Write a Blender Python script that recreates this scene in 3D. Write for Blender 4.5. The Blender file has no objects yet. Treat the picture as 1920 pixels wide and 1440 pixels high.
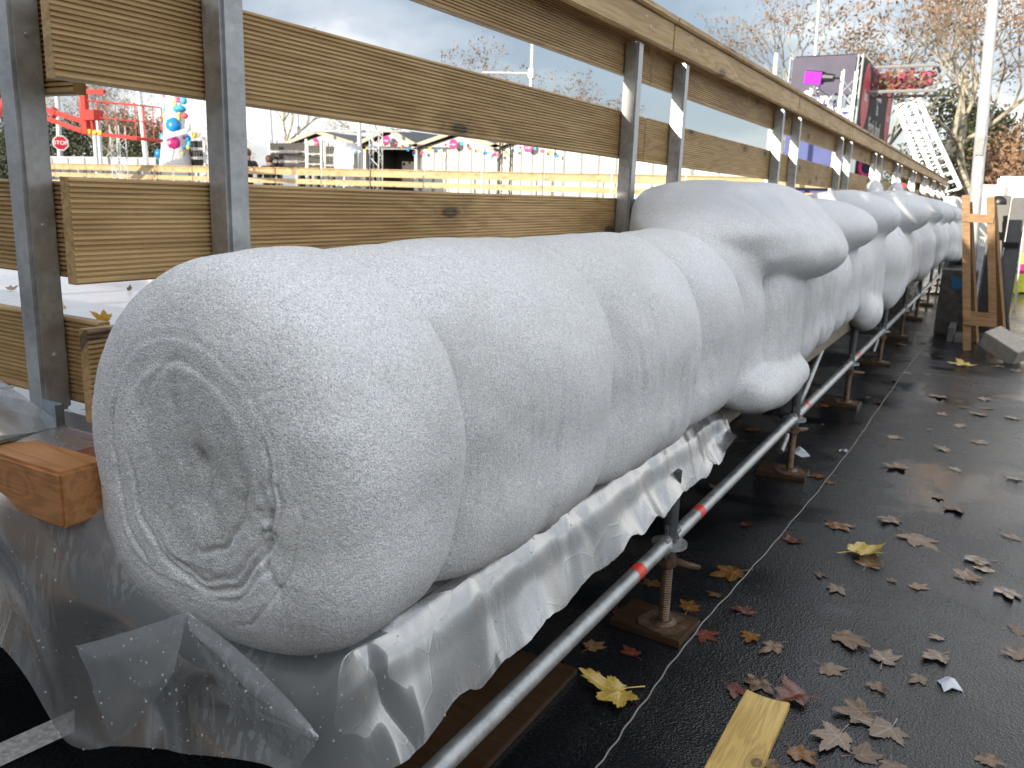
import bpy, bmesh, math, random
import numpy as np
from mathutils import Vector, Matrix, Euler

S = bpy.context.scene
C = S.collection
R = math.radians

# ------------------------------------------------------------------ camera
CAM_H = 1.5
_f, _pcx, _pcy = 1570.0, 960.0, 720.0          # focal length and centre in photo pixels (1920 wide)
_Y = np.array([1880 - _pcx, 399 - _pcy, _f]); _Y /= np.linalg.norm(_Y)
_dy = 7700 - _pcy
_D = np.array([-(_f * _f + (399 - _pcy) * _dy) / (1880 - _pcx), _dy, _f]); _D /= np.linalg.norm(_D)
_Z = -_D; _Z = _Z - _Y * (_Z @ _Y); _Z /= np.linalg.norm(_Z)
_X = np.cross(_Y, _Z)
ROT = np.array([_X, _Y, _Z])
cam_d = bpy.data.cameras.new("camera")
cam = bpy.data.objects.new("camera", cam_d); C.objects.link(cam)
_r = ROT @ np.array([1, 0, 0]); _u = ROT @ np.array([0, -1, 0]); _b = ROT @ np.array([0, 0, -1])
cam.matrix_world = Matrix(((_r[0], _u[0], _b[0], 0), (_r[1], _u[1], _b[1], 0), (_r[2], _u[2], _b[2], CAM_H), (0, 0, 0, 1)))
cam_d.sensor_width = 36; cam_d.lens = _f / 1920 * 36
cam_d.clip_start = 0.05; cam_d.clip_end = 2000
cam_d.dof.use_dof = True; cam_d.dof.focus_distance = 1.75; cam_d.dof.aperture_fstop = 8.5
S.camera = cam

def _ray(u, v):
    return ROT @ np.array([u - _pcx, v - _pcy, _f])
def at(u, v, y):            # a point of the place seen at photo pixel (u, v), y metres down the rink
    d = _ray(u, v); t = y / d[1]; return Vector((d[0] * t, y, CAM_H + d[2] * t))
def atx(u, v, x):
    d = _ray(u, v); t = x / d[0]; return Vector((x, d[1] * t, CAM_H + d[2] * t))
def atz(u, v, z):
    d = _ray(u, v); t = (z - CAM_H) / d[2]; return Vector((d[0] * t, d[1] * t, z))

# ------------------------------------------------------------------ light
SUN_DIR = Vector((-0.19, -1.0, 0.2)).normalized()
sun_d = bpy.data.lights.new("sun", 'SUN'); sun_d.energy = 4.2; sun_d.angle = R(0.5); sun_d.color = (1.0, 0.9, 0.74)
sun = bpy.data.objects.new("sun", sun_d); C.objects.link(sun)
sun.rotation_euler = SUN_DIR.to_track_quat('Z', 'Y').to_euler()
W = bpy.data.worlds.new("World"); S.world = W; W.use_nodes = True
def build_world():
    nt = W.node_tree; N = nt.nodes; L = nt.links
    N.clear()
    out = N.new('ShaderNodeOutputWorld'); bg = N.new('ShaderNodeBackground'); bg.inputs[1].default_value = 0.12
    sky = N.new('ShaderNodeTexSky'); sky.sky_type = 'NISHITA'; sky.sun_disc = False
    sky.sun_elevation = math.asin(SUN_DIR.z); sky.sun_rotation = math.atan2(SUN_DIR.x, SUN_DIR.y)
    tc = N.new('ShaderNodeTexCoord')
    mp = N.new('ShaderNodeMapping'); mp.inputs['Scale'].default_value = (1.0, 1.0, 2.6); mp.inputs['Location'].default_value = (0.35, 0.1, 0.6)
    L.new(tc.outputs['Generated'], mp.inputs[0])
    n1 = N.new('ShaderNodeTexNoise'); n1.inputs['Scale'].default_value = 2.6; n1.inputs['Detail'].default_value = 9; n1.inputs['Roughness'].default_value = 0.55
    n1.inputs['Distortion'].default_value = 0.4
    L.new(mp.outputs[0], n1.inputs['Vector'])
    r1 = N.new('ShaderNodeValToRGB'); r1.color_ramp.elements[0].position = 0.36; r1.color_ramp.elements[1].position = 0.66
    L.new(n1.outputs[0], r1.inputs[0])
    n2 = N.new('ShaderNodeTexNoise'); n2.inputs['Scale'].default_value = 1.7; n2.inputs['Detail'].default_value = 7
    mp2 = N.new('ShaderNodeMapping'); mp2.inputs['Scale'].default_value = (1, 1, 2.2); mp2.inputs['Location'].default_value = (3.1, 7.7, 1.2)
    L.new(tc.outputs['Generated'], mp2.inputs[0]); L.new(mp2.outputs[0], n2.inputs['Vector'])
    cr = N.new('ShaderNodeValToRGB')          # cloud tone: slate undersides to bright tops (radiance before the 0.12 strength)
    e = cr.color_ramp.elements
    e[0].position = 0.34; e[0].color = (2.3, 2.75, 3.5, 1)
    e[1].position = 0.72; e[1].color = (11.5, 11.3, 11.0, 1)
    m = e.new(0.5); m.color = (4.4, 4.75, 5.3, 1)
    sx = N.new('ShaderNodeSeparateXYZ'); L.new(tc.outputs['Generated'], sx.inputs[0])
    nc = N.new('ShaderNodeMath'); nc.operation = 'MULTIPLY_ADD'; nc.inputs[1].default_value = 2.4; nc.inputs[2].default_value = -0.70; L.new(n2.outputs[0], nc.inputs[0])
    dg = N.new('ShaderNodeMath'); dg.operation = 'MULTIPLY_ADD'; dg.inputs[1].default_value = 0.10; L.new(sx.outputs[0], dg.inputs[0]); L.new(nc.outputs[0], dg.inputs[2])
    dy = N.new('ShaderNodeMath'); dy.operation = 'MULTIPLY_ADD'; dy.inputs[1].default_value = -0.12; L.new(sx.outputs[1], dy.inputs[0]); L.new(dg.outputs[0], dy.inputs[2])
    dg = N.new('ShaderNodeMath'); dg.operation = 'MULTIPLY_ADD'; dg.inputs[1].default_value = 0.12; L.new(sx.outputs[2], dg.inputs[0]); L.new(dy.outputs[0], dg.inputs[2])
    L.new(dg.outputs[0], cr.inputs[0])          # slate clouds down the rink, bright broken cloud overhead and on the sun's side
    mx = N.new('ShaderNodeMixRGB')
    mm = N.new('ShaderNodeMath'); mm.operation = 'MULTIPLY_ADD'; mm.inputs[1].default_value = 0.3; mm.inputs[2].default_value = 0.68
    L.new(r1.outputs[0], mm.inputs[0]); L.new(mm.outputs[0], mx.inputs[0])
    L.new(sky.outputs[0], mx.inputs[1]); L.new(cr.outputs[0], mx.inputs[2])
    L.new(mx.outputs[0], bg.inputs[0]); L.new(bg.outputs[0], out.inputs[0])
build_world()
S.view_settings.view_transform = 'Standard'; S.view_settings.look = 'None'
S.view_settings.exposure = 0.5; S.view_settings.gamma = 1.0
S.cycles.max_bounces = 8; S.cycles.transparent_max_bounces = 16; S.cycles.diffuse_bounces = 3
S.cycles.use_denoising = True
S.cycles.caustics_reflective = False; S.cycles.caustics_refractive = False

# ------------------------------------------------------------------ materials
def mat(name):
    m = bpy.data.materials.new(name); m.use_nodes = True
    nt = m.node_tree; b = nt.nodes['Principled BSDF']
    return m, nt.nodes, nt.links, b
def node(N, t, **kw):
    n = N.new(t)
    for k, v in kw.items():
        if k.startswith('i_'):
            key = k[2:]; key = int(key) if key.isdigit() else key.replace('_', ' ')
            n.inputs[key].default_value = v
        else: setattr(n, k, v)
    return n
def ramp(N, stops, interp='LINEAR'):
    r = N.new('ShaderNodeValToRGB'); r.color_ramp.interpolation = interp
    e = r.color_ramp.elements
    while len(e) < len(stops): e.new(0.5)
    for k, (p, c) in enumerate(stops):
        e[k].position = p; e[k].color = (c if len(c) == 4 else (*c, 1)) if hasattr(c, '__len__') else (c, c, c, 1)
    return r
def plain(name, col, rough=0.6, metal=0.0, var=0.12, scale=18, bump=0.0, spec=0.5):
    m, N, L, b = mat(name)
    tc = node(N, 'ShaderNodeTexCoord'); nz = node(N, 'ShaderNodeTexNoise', i_Scale=scale, i_Detail=6)
    L.new(tc.outputs['Object'], nz.inputs['Vector'])
    r = ramp(N, [(0.3, tuple(c * (1 - var) for c in col)), (0.7, tuple(min(1, c * (1 + var)) for c in col))])
    L.new(nz.outputs[0], r.inputs[0]); L.new(r.outputs[0], b.inputs['Base Color'])
    b.inputs['Roughness'].default_value = rough; b.inputs['Metallic'].default_value = metal
    b.inputs['Specular IOR Level'].default_value = spec
    if bump:
        bp = node(N, 'ShaderNodeBump', i_Strength=bump, i_Distance=0.01); L.new(nz.outputs[0], bp.inputs['Height']); L.new(bp.outputs[0], b.inputs['Normal'])
    return m

def wood_mat(name, cols, knots=True, rough=0.6, lightness=1.0, knot_density=2.3, grain=1.0):
    """softwood with grain along the local X axis, knots and a slow change of tone; cols = dark, mid, light"""
    m, N, L, b = mat(name)
    tc = node(N, 'ShaderNodeTexCoord'); oi = node(N, 'ShaderNodeObjectInfo')
    sh = node(N, 'ShaderNodeVectorMath', operation='MULTIPLY_ADD')
    cmb = node(N, 'ShaderNodeCombineXYZ')
    L.new(oi.outputs['Random'], cmb.inputs[0]); L.new(oi.outputs['Random'], cmb.inputs[1]); L.new(oi.outputs['Random'], cmb.inputs[2])
    L.new(cmb.outputs[0], sh.inputs[0]); sh.inputs[1].default_value = (37.0, 11.0, 23.0); L.new(tc.outputs['Object'], sh.inputs[2])
    P = sh.outputs[0]
    # knots: voronoi cells, long in x
    se = node(N, 'ShaderNodeSeparateXYZ'); L.new(P, se.inputs[0]); yz = node(N, 'ShaderNodeMath', operation='ADD'); L.new(se.outputs[1], yz.inputs[0]); L.new(se.outputs[2], yz.inputs[1])
    cb = node(N, 'ShaderNodeCombineXYZ'); L.new(se.outputs[0], cb.inputs[0]); L.new(yz.outputs[0], cb.inputs[1])
    mk = node(N, 'ShaderNodeMapping'); mk.inputs['Scale'].default_value = (knot_density, 4.2, 1.0); L.new(cb.outputs[0], mk.inputs[0])
    vo = node(N, 'ShaderNodeTexVoronoi', voronoi_dimensions='2D', feature='F1', i_Scale=0.8); L.new(mk.outputs[0], vo.inputs['Vector'])
    kn = ramp(N, [(0.0, 1.0), (0.05, 0.85), (0.11, 0.35), (0.32, 0.0)]); L.new(vo.outputs['Distance'], kn.inputs[0])
    # growth-ring figure bent round the knots
    mg = node(N, 'ShaderNodeMapping'); mg.inputs['Scale'].default_value = (1.1, 14, 16); L.new(P, mg.inputs[0])
    n0 = node(N, 'ShaderNodeTexNoise', i_Scale=1.3, i_Detail=3); L.new(mg.outputs[0], n0.inputs['Vector'])
    sm = node(N, 'ShaderNodeMath', operation='MULTIPLY_ADD'); L.new(kn.outputs[0], sm.inputs[0]); sm.inputs[1].default_value = 0.55; L.new(n0.outputs[0], sm.inputs[2])
    ml = node(N, 'ShaderNodeMath', operation='MULTIPLY'); L.new(sm.outputs[0], ml.inputs[0]); ml.inputs[1].default_value = 34 * grain
    sn = node(N, 'ShaderNodeMath', operation='SINE'); L.new(ml.outputs[0], sn.inputs[0])
    rg = ramp(N, [(0.0, 0.0), (0.75, 1.0)]); 
    h5 = node(N, 'ShaderNodeMath', operation='MULTIPLY_ADD'); L.new(sn.outputs[0], h5.inputs[0]); h5.inputs[1].default_value = 0.5; h5.inputs[2].default_value = 0.5
    L.new(h5.outputs[0], rg.inputs[0])
    mf = node(N, 'ShaderNodeMapping'); mf.inputs['Scale'].default_value = (6, 170, 170); L.new(P, mf.inputs[0])
    nf = node(N, 'ShaderNodeTexNoise', i_Scale=1.0, i_Detail=4); L.new(mf.outputs[0], nf.inputs['Vector'])
    big = node(N, 'ShaderNodeTexNoise', i_Scale=1.6, i_Detail=4); L.new(P, big.inputs['Vector'])
    d, mi, li = [tuple(c * lightness for c in k) for k in cols]
    base = ramp(N, [(0.3, mi), (0.72, li)]); L.new(big.outputs[0], base.inputs[0])
    mx = node(N, 'ShaderNodeMixRGB', blend_type='MULTIPLY'); mx.inputs[0].default_value = 1.0
    tone = ramp(N, [(0.0, (0.82, 0.76, 0.68)), (1.0, (1.04, 1.03, 1.0))]); L.new(rg.outputs[0], tone.inputs[0])
    L.new(base.outputs[0], mx.inputs[1]); L.new(tone.outputs[0], mx.inputs[2])
    mx2 = node(N, 'ShaderNodeMixRGB', blend_type='MULTIPLY'); mx2.inputs[0].default_value = 0.8
    t2 = ramp(N, [(0.3, (0.84, 0.82, 0.8)), (0.65, (1.06, 1.06, 1.06))]); L.new(nf.outputs[0], t2.inputs[0])
    L.new(mx.outputs[0], mx2.inputs[1]); L.new(t2.outputs[0], mx2.inputs[2])
    last = mx2.outputs[0]
    if knots:
        mx3 = node(N, 'ShaderNodeMixRGB'); mx3.inputs[2].default_value = (*d, 1)
        k2 = ramp(N, [(0.0, 0.75), (0.025, 0.8), (0.04, 0.95), (0.052, 0.6), (0.07, 0.25), (0.2, 0.0)]); L.new(vo.outputs['Distance'], k2.inputs[0])
        L.new(k2.outputs[0], mx3.inputs[0]); L.new(last, mx3.inputs[1]); last = mx3.outputs[0]
    L.new(last, b.inputs['Base Color'])
    b.inputs['Roughness'].default_value = rough
    bp = node(N, 'ShaderNodeBump', i_Strength=0.25, i_Distance=0.004); L.new(nf.outputs[0], bp.inputs['Height']); L.new(bp.outputs[0], b.inputs['Normal'])
    return m

def galv_mat(name, col=(0.42, 0.45, 0.48), rough=0.42):
    m, N, L, b = mat(name)
    tc = node(N, 'ShaderNodeTexCoord')
    v = node(N, 'ShaderNodeTexVoronoi', i_Scale=70); L.new(tc.outputs['Object'], v.inputs['Vector'])
    n = node(N, 'ShaderNodeTexNoise', i_Scale=9, i_Detail=8, i_Roughness=0.7); L.new(tc.outputs['Object'], n.inputs['Vector'])
    ad = node(N, 'ShaderNodeMath', operation='MULTIPLY_ADD'); 
    sp = node(N, 'ShaderNodeSeparateColor'); L.new(v.outputs['Color'], sp.inputs[0])
    L.new(sp.outputs[0], ad.inputs[0]); ad.inputs[1].default_value = 0.1; L.new(n.outputs[0], ad.inputs[2])
    r = ramp(N, [(0.3, tuple(c * 0.55 for c in col)), (0.55, tuple(c * 0.9 for c in col)), (0.85, tuple(min(1, c * 1.35) for c in col))])
    L.new(ad.outputs[0], r.inputs[0]); L.new(r.outputs[0], b.inputs['Base Color'])
    b.inputs['Metallic'].default_value = 0.75
    rr = ramp(N, [(0.3, rough - 0.1), (0.8, rough + 0.2)]); L.new(ad.outputs[0], rr.inputs[0]); L.new(rr.outputs[0], b.inputs['Roughness'])
    bp = node(N, 'ShaderNodeBump', i_Strength=0.12, i_Distance=0.002); L.new(n.outputs[0], bp.inputs['Height']); L.new(bp.outputs[0], b.inputs['Normal'])
    return m

def ice_mat():
    m, N, L, b = mat("hoar_frost")
    tc = node(N, 'ShaderNodeTexCoord'); P = tc.outputs['Object']
    g1 = node(N, 'ShaderNodeTexNoise', i_Scale=430, i_Detail=2, i_Roughness=0.7); L.new(P, g1.inputs['Vector'])
    v1 = node(N, 'ShaderNodeTexVoronoi', i_Scale=300); L.new(P, v1.inputs['Vector'])
    g2 = node(N, 'ShaderNodeTexNoise', i_Scale=60, i_Detail=5, i_Roughness=0.65); L.new(P, g2.inputs['Vector'])
    ms = node(N, 'ShaderNodeMapping'); ms.inputs['Scale'].default_value = (7, 95, 7); L.new(P, ms.inputs[0])
    st = node(N, 'ShaderNodeTexNoise', i_Scale=1.0, i_Detail=4, i_Distortion=0.5); L.new(ms.outputs[0], st.inputs['Vector'])
    a_gl = node(N, 'ShaderNodeAttribute', attribute_name='glaze')      # 1 where the frost has melted to clear ice
    a_st = node(N, 'ShaderNodeAttribute', attribute_name='streak')
    # base colour: white grains, a few grey clear ones
    c1 = ramp(N, [(0.30, (0.60, 0.63, 0.67)), (0.46, (0.84, 0.86, 0.88)), (0.64, (0.96, 0.965, 0.97))]); L.new(g1.outputs[0], c1.inputs[0])
    vc = node(N, 'ShaderNodeTexVoronoi', i_Scale=430); L.new(P, vc.inputs['Vector'])
    spk = node(N, 'ShaderNodeSeparateColor'); L.new(vc.outputs['Color'], spk.inputs[0])
    spr = ramp(N, [(0.0, (0.62, 0.64, 0.67)), (0.35, (0.93, 0.94, 0.96)), (0.85, (1.0, 1.0, 1.0)), (0.93, (1.25, 1.25, 1.25))]); L.new(spk.outputs[0], spr.inputs[0])  # grain tone; the brightest cells put sparkle into the base colour
    mxs = node(N, 'ShaderNodeMixRGB', blend_type='MULTIPLY'); mxs.inputs[0].default_value = 1.0; L.new(c1.outputs[0], mxs.inputs[1]); L.new(spr.outputs[0], mxs.inputs[2])
    dirt = node(N, 'ShaderNodeTexNoise', i_Scale=5.5, i_Detail=7, i_Roughness=0.6); L.new(P, dirt.inputs['Vector'])
    dr = ramp(N, [(0.48, 0.0), (0.75, 0.4)]); L.new(dirt.outputs[0], dr.inputs[0])
    mxd = node(N, 'ShaderNodeMixRGB'); mxd.inputs[2].default_value = (0.66, 0.67, 0.65, 1); L.new(dr.outputs[0], mxd.inputs[0]); L.new(mxs.outputs[0], mxd.inputs[1])
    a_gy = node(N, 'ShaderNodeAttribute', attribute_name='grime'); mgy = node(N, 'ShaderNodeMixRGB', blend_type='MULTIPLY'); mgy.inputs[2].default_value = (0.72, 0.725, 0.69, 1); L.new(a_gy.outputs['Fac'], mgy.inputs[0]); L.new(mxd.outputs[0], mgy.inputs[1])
    mxg = node(N, 'ShaderNodeMixRGB'); mxg.inputs[2].default_value = (0.60, 0.63, 0.68, 1); L.new(a_gl.outputs['Fac'], mxg.inputs[0]); L.new(mgy.outputs[0], mxg.inputs[1])
    L.new(mxg.outputs[0], b.inputs['Base Color'])
    rr = ramp(N, [(0.0, 0.2), (0.25, 0.45), (0.6, 0.75)]); L.new(v1.outputs['Distance'], rr.inputs[0])
    mr = node(N, 'ShaderNodeMix'); L.new(a_gl.outputs['Fac'], mr.inputs[0]); L.new(rr.outputs[0], mr.inputs[2]); mr.inputs[3].default_value = 0.22
    L.new(mr.outputs[0], b.inputs['Roughness'])
    b.inputs['Subsurface Weight'].default_value = 0.25
    b.inputs['Subsurface Radius'].default_value = (0.6, 0.8, 1.0); b.inputs['Subsurface Scale'].default_value = 0.005
    b.inputs['IOR'].default_value = 1.31; b.inputs['Specular IOR Level'].default_value = 0.7
    b1 = node(N, 'ShaderNodeBump', i_Distance=0.012); L.new(st.outputs[0], b1.inputs['Height']); L.new(a_st.outputs['Fac'], b1.inputs['Strength'])
    b2 = node(N, 'ShaderNodeBump', i_Strength=0.05, i_Distance=0.005); L.new(g2.outputs[0], b2.inputs['Height']); L.new(b1.outputs[0], b2.inputs['Normal'])
    b3 = node(N, 'ShaderNodeBump', i_Distance=0.0016, invert=True); L.new(v1.outputs['Distance'], b3.inputs['Height']); L.new(b2.outputs[0], b3.inputs['Normal'])
    inv = node(N, 'ShaderNodeMath', operation='MULTIPLY_ADD'); L.new(a_gl.outputs['Fac'], inv.inputs[0]); inv.inputs[1].default_value = -0.6; inv.inputs[2].default_value = 0.7
    L.new(inv.outputs[0], b3.inputs['Strength'])
    L.new(b3.outputs[0], b.inputs['Normal'])
    return m

def asphalt_mat():
    m, N, L, b = mat("wet_asphalt")
    tc = node(N, 'ShaderNodeTexCoord'); P = tc.outputs['Object']
    v = node(N, 'ShaderNodeTexVoronoi', i_Scale=150); L.new(P, v.inputs['Vector'])
    n = node(N, 'ShaderNodeTexNoise', i_Scale=85, i_Detail=4); L.new(P, n.inputs['Vector'])
    big = node(N, 'ShaderNodeTexNoise', i_Scale=1.1, i_Detail=6, i_Roughness=0.6, i_Distortion=0.6); L.new(P, big.inputs['Vector'])
    c = ramp(N, [(0.3, (0.005, 0.0055, 0.007)), (0.62, (0.013, 0.014, 0.017)), (0.8, (0.04, 0.04, 0.042))]); L.new(n.outputs[0], c.inputs[0])
    L.new(c.outputs[0], b.inputs['Base Color'])
    rr = ramp(N, [(0.38, 0.07), (0.5, 0.2), (0.64, 0.36)]); L.new(big.outputs[0], rr.inputs[0]); L.new(rr.outputs[0], b.inputs['Roughness'])
    bs = ramp(N, [(0.36, 0.12), (0.47, 0.75), (0.6, 1.0)]); L.new(big.outputs[0], bs.inputs[0])
    ad = node(N, 'ShaderNodeMath', operation='ADD'); L.new(v.outputs['Distance'], ad.inputs[0]); L.new(n.outputs[0], ad.inputs[1])
    bp = node(N, 'ShaderNodeBump', i_Distance=0.0017); L.new(ad.outputs[0], bp.inputs['Height']); L.new(bs.outputs[0], bp.inputs['Strength'])
    L.new(bp.outputs[0], b.inputs['Normal'])
    b.inputs['Specular IOR Level'].default_value = 0.55
    return m

def plastic_mat():
    m, N, L, b = mat("polythene_film"); N.remove(b); out = [x for x in N if x.type == 'OUTPUT_MATERIAL'][0]
    tc = node(N, 'ShaderNodeTexCoord'); P = tc.outputs['Object']
    tr = node(N, 'ShaderNodeBsdfTransparent', i_Color=(0.86, 0.89, 0.91, 1))
    di = node(N, 'ShaderNodeBsdfDiffuse', i_Color=(0.58, 0.62, 0.65, 1)); tl = node(N, 'ShaderNodeBsdfTranslucent', i_Color=(0.80, 0.83, 0.85, 1))
    gl = node(N, 'ShaderNodeBsdfGlossy', i_Roughness=0.24, i_Color=(1, 1, 1, 1))
    milk = node(N, 'ShaderNodeMixShader', i_0=0.5); L.new(di.outputs[0], milk.inputs[1]); L.new(tl.outputs[0], milk.inputs[2])
    # run marks of dew: clear streaks in the misted film
    mp = node(N, 'ShaderNodeMapping'); mp.inputs['Scale'].default_value = (75, 75, 5); L.new(P, mp.inputs[0])
    sn = node(N, 'ShaderNodeTexNoise', i_Scale=1.0, i_Detail=3, i_Distortion=0.6); L.new(mp.outputs[0], sn.inputs['Vector'])
    bn = node(N, 'ShaderNodeTexNoise', i_Scale=4.5, i_Detail=3); L.new(P, bn.inputs['Vector'])
    s1 = ramp(N, [(0.5, 0.0), (0.56, 1.0)]); L.new(sn.outputs[0], s1.inputs[0])
    s2 = ramp(N, [(0.48, 0.0), (0.6, 1.0)]); L.new(bn.outputs[0], s2.inputs[0])
    ms = node(N, 'ShaderNodeMath', operation='MULTIPLY'); L.new(s1.outputs[0], ms.inputs[0]); L.new(s2.outputs[0], ms.inputs[1])
    fa = node(N, 'ShaderNodeMath', operation='MULTIPLY_ADD'); L.new(ms.outputs[0], fa.inputs[0]); fa.inputs[1].default_value = 0.25; fa.inputs[2].default_value = 0.42
    body = node(N, 'ShaderNodeMixShader'); L.new(fa.outputs[0], body.inputs[0]); L.new(tr.outputs[0], body.inputs[1]); L.new(milk.outputs[0], body.inputs[2])
    fr = node(N, 'ShaderNodeFresnel', i_IOR=1.5)
    fm = node(N, 'ShaderNodeMath', operation='MULTIPLY_ADD'); L.new(fr.outputs[0], fm.inputs[0]); fm.inputs[1].default_value = 0.42; fm.inputs[2].default_value = 0.0
    wr = node(N, 'ShaderNodeTexNoise', i_Scale=4, i_Detail=1, i_Distortion=0.4); L.new(P, wr.inputs['Vector'])
    ve = node(N, 'ShaderNodeTexVoronoi', feature='DISTANCE_TO_EDGE', i_Scale=7); vm = node(N, 'ShaderNodeMapping'); vm.inputs['Rotation'].default_value = (0.5, 0.4, 0.3); vm.inputs['Scale'].default_value = (1.6, 1.0, 0.7); L.new(P, vm.inputs[0]); L.new(vm.outputs[0], ve.inputs['Vector'])
    vr = ramp(N, [(0.0, 1.0), (0.02, 0.35), (0.1, 0.0)]); L.new(ve.outputs['Distance'], vr.inputs[0])
    wa = node(N, 'ShaderNodeMath', operation='MULTIPLY_ADD', i_1=0.07); L.new(vr.outputs[0], wa.inputs[0]); L.new(wr.outputs[0], wa.inputs[2])
    bp = node(N, 'ShaderNodeBump', i_Strength=0.35, i_Distance=0.012); L.new(wa.outputs[0], bp.inputs['Height'])
    L.new(bp.outputs[0], gl.inputs['Normal']); L.new(bp.outputs[0], di.inputs['Normal'])
    fin = node(N, 'ShaderNodeMixShader'); L.new(fm.outputs[0], fin.inputs[0]); L.new(body.outputs[0], fin.inputs[1]); L.new(gl.outputs[0], fin.inputs[2])
    L.new(fin.outputs[0], out.inputs[0])
    return m

def rink_mat():
    m, N, L, b = mat("rink_ice_surface")
    tc = node(N, 'ShaderNodeTexCoord'); n = node(N, 'ShaderNodeTexNoise', i_Scale=0.8, i_Detail=6); L.new(tc.outputs['Object'], n.inputs['Vector'])
    r = ramp(N, [(0.35, (0.50, 0.57, 0.66)), (0.65, (0.72, 0.75, 0.78))]); L.new(n.outputs[0], r.inputs[0]); L.new(r.outputs[0], b.inputs['Base Color'])
    r2 = ramp(N, [(0.4, 0.08), (0.7, 0.4)]); L.new(n.outputs[0], r2.inputs[0]); L.new(r2.outputs[0], b.inputs['Roughness'])
    return m

def leaf_mat(name, cols):
    m, N, L, b = mat(name)
    tc = node(N, 'ShaderNodeTexCoord'); oi = node(N, 'ShaderNodeObjectInfo')
    n = node(N, 'ShaderNodeTexNoise', i_Scale=28, i_Detail=5, noise_dimensions='4D'); L.new(tc.outputs['Object'], n.inputs['Vector'])
    mu = node(N, 'ShaderNodeMath', operation='MULTIPLY', i_1=40.0); L.new(oi.outputs['Random'], mu.inputs[0]); L.new(mu.outputs[0], n.inputs['W'])
    r = ramp(N, [(0.3, cols[0]), (0.5, cols[1]), (0.7, cols[2])]); L.new(n.outputs[0], r.inputs[0])
    hs = node(N, 'ShaderNodeHueSaturation'); L.new(r.outputs[0], hs.inputs['Color'])
    mr = node(N, 'ShaderNodeMapRange', i_To_Min=0.7, i_To_Max=1.25); L.new(oi.outputs['Random'], mr.inputs[0]); L.new(mr.outputs[0], hs.inputs['Value'])
    # veins: attribute carried by the leaf mesh
    at_ = node(N, 'ShaderNodeAttribute', attribute_name='vein')
    mx = node(N, 'ShaderNodeMixRGB'); mx.inputs[2].default_value = (*[min(1, c * 1.25) for c in cols[2]], 1)
    L.new(at_.outputs['Fac'], mx.inputs[0]); L.new(hs.outputs[0], mx.inputs[1]); L.new(mx.outputs[0], b.inputs['Base Color'])
    b.inputs['Roughness'].default_value = 0.25; b.inputs['Specular IOR Level'].default_value = 0.6
    return m

M = {}
M['plank'] = wood_mat('treated_softwood', ((0.06, 0.035, 0.018), (0.42, 0.275, 0.115), (0.58, 0.415, 0.205)), rough=0.55, knot_density=1.7)
M['handrail'] = wood_mat('handrail_softwood', ((0.12, 0.07, 0.035), (0.50, 0.34, 0.16), (0.66, 0.48, 0.26)), rough=0.6, knot_density=1.3)
M['offcut'] = wood_mat('offcut_softwood', ((0.10, 0.055, 0.02), (0.62, 0.42, 0.12), (0.74, 0.54, 0.2)), rough=0.35, knot_density=3.2)
M['timber'] = wood_mat('orange_timber', ((0.13, 0.05, 0.02), (0.40, 0.17, 0.06), (0.52, 0.26, 0.11)), rough=0.4, knots=False)
M['red_timber'] = wood_mat('wet_red_timber', ((0.06, 0.02, 0.01), (0.17, 0.045, 0.02), (0.24, 0.08, 0.035)), rough=0.25, knots=False)
M['sole'] = wood_mat('dark_sole_board', ((0.015, 0.01, 0.008), (0.05, 0.03, 0.018), (0.09, 0.055, 0.03)), rough=0.3, knots=False)
M['edge_board'] = wood_mat('grey_deck_edge', ((0.08, 0.07, 0.06), (0.26, 0.23, 0.18), (0.36, 0.32, 0.26)), rough=0.6, knots=False)
M['galv'] = galv_mat('galvanised_post', (0.46, 0.475, 0.485), 0.4)
M['tube'] = galv_mat('galvanised_tube', (0.5, 0.52, 0.53), 0.36)
M['dark_steel'] = galv_mat('dark_steel', (0.14, 0.15, 0.16), 0.42)
M['rust'] = plain('rusty_steel', (0.16, 0.105, 0.07), 0.45, 0.55, 0.5, 30, 0.4)
M['ice'] = ice_mat(); M['asphalt'] = asphalt_mat(); M['film'] = plastic_mat(); M['rink'] = rink_mat()
M['tape'] = plain('red_tape', (0.75, 0.045, 0.02), 0.35)
M['plate'] = galv_mat('blue_steel_plate', (0.3, 0.35, 0.38), 0.3)
M['deck'] = plain('dark_deck', (0.035, 0.037, 0.042), 0.35, 0, 0.4, 25, 0.3)
M['white_paint'] = plain('road_paint', (0.62, 0.62, 0.6), 0.5, 0, 0.35, 60, 0.3)
M['string'] = plain('string_fibre', (0.24, 0.235, 0.22), 0.6)
M['paper'] = plain('wet_paper', (0.62, 0.66, 0.74), 0.4)
M['leaf_brown'] = leaf_mat('brown_leaf', ((0.065, 0.038, 0.018), (0.155, 0.09, 0.042), (0.22, 0.14, 0.072)))
M['leaf_red'] = leaf_mat('red_leaf', ((0.06, 0.016, 0.011), (0.13, 0.036, 0.022), (0.2, 0.075, 0.045)))
M['leaf_orange'] = leaf_mat('orange_leaf', ((0.09, 0.04, 0.012), (0.19, 0.085, 0.022), (0.26, 0.135, 0.04)))
M['leaf_yellow'] = leaf_mat('yellow_leaf', ((0.34, 0.22, 0.04), (0.52, 0.37, 0.08), (0.58, 0.44, 0.12)))
M['leaf_pale'] = leaf_mat('pale_leaf', ((0.13, 0.09, 0.06), (0.24, 0.17, 0.115), (0.31, 0.235, 0.165)))
M['leaf_gold'] = leaf_mat('gold_leaf', ((0.5, 0.24, 0.02), (0.68, 0.38, 0.03), (0.72, 0.45, 0.06)))

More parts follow.
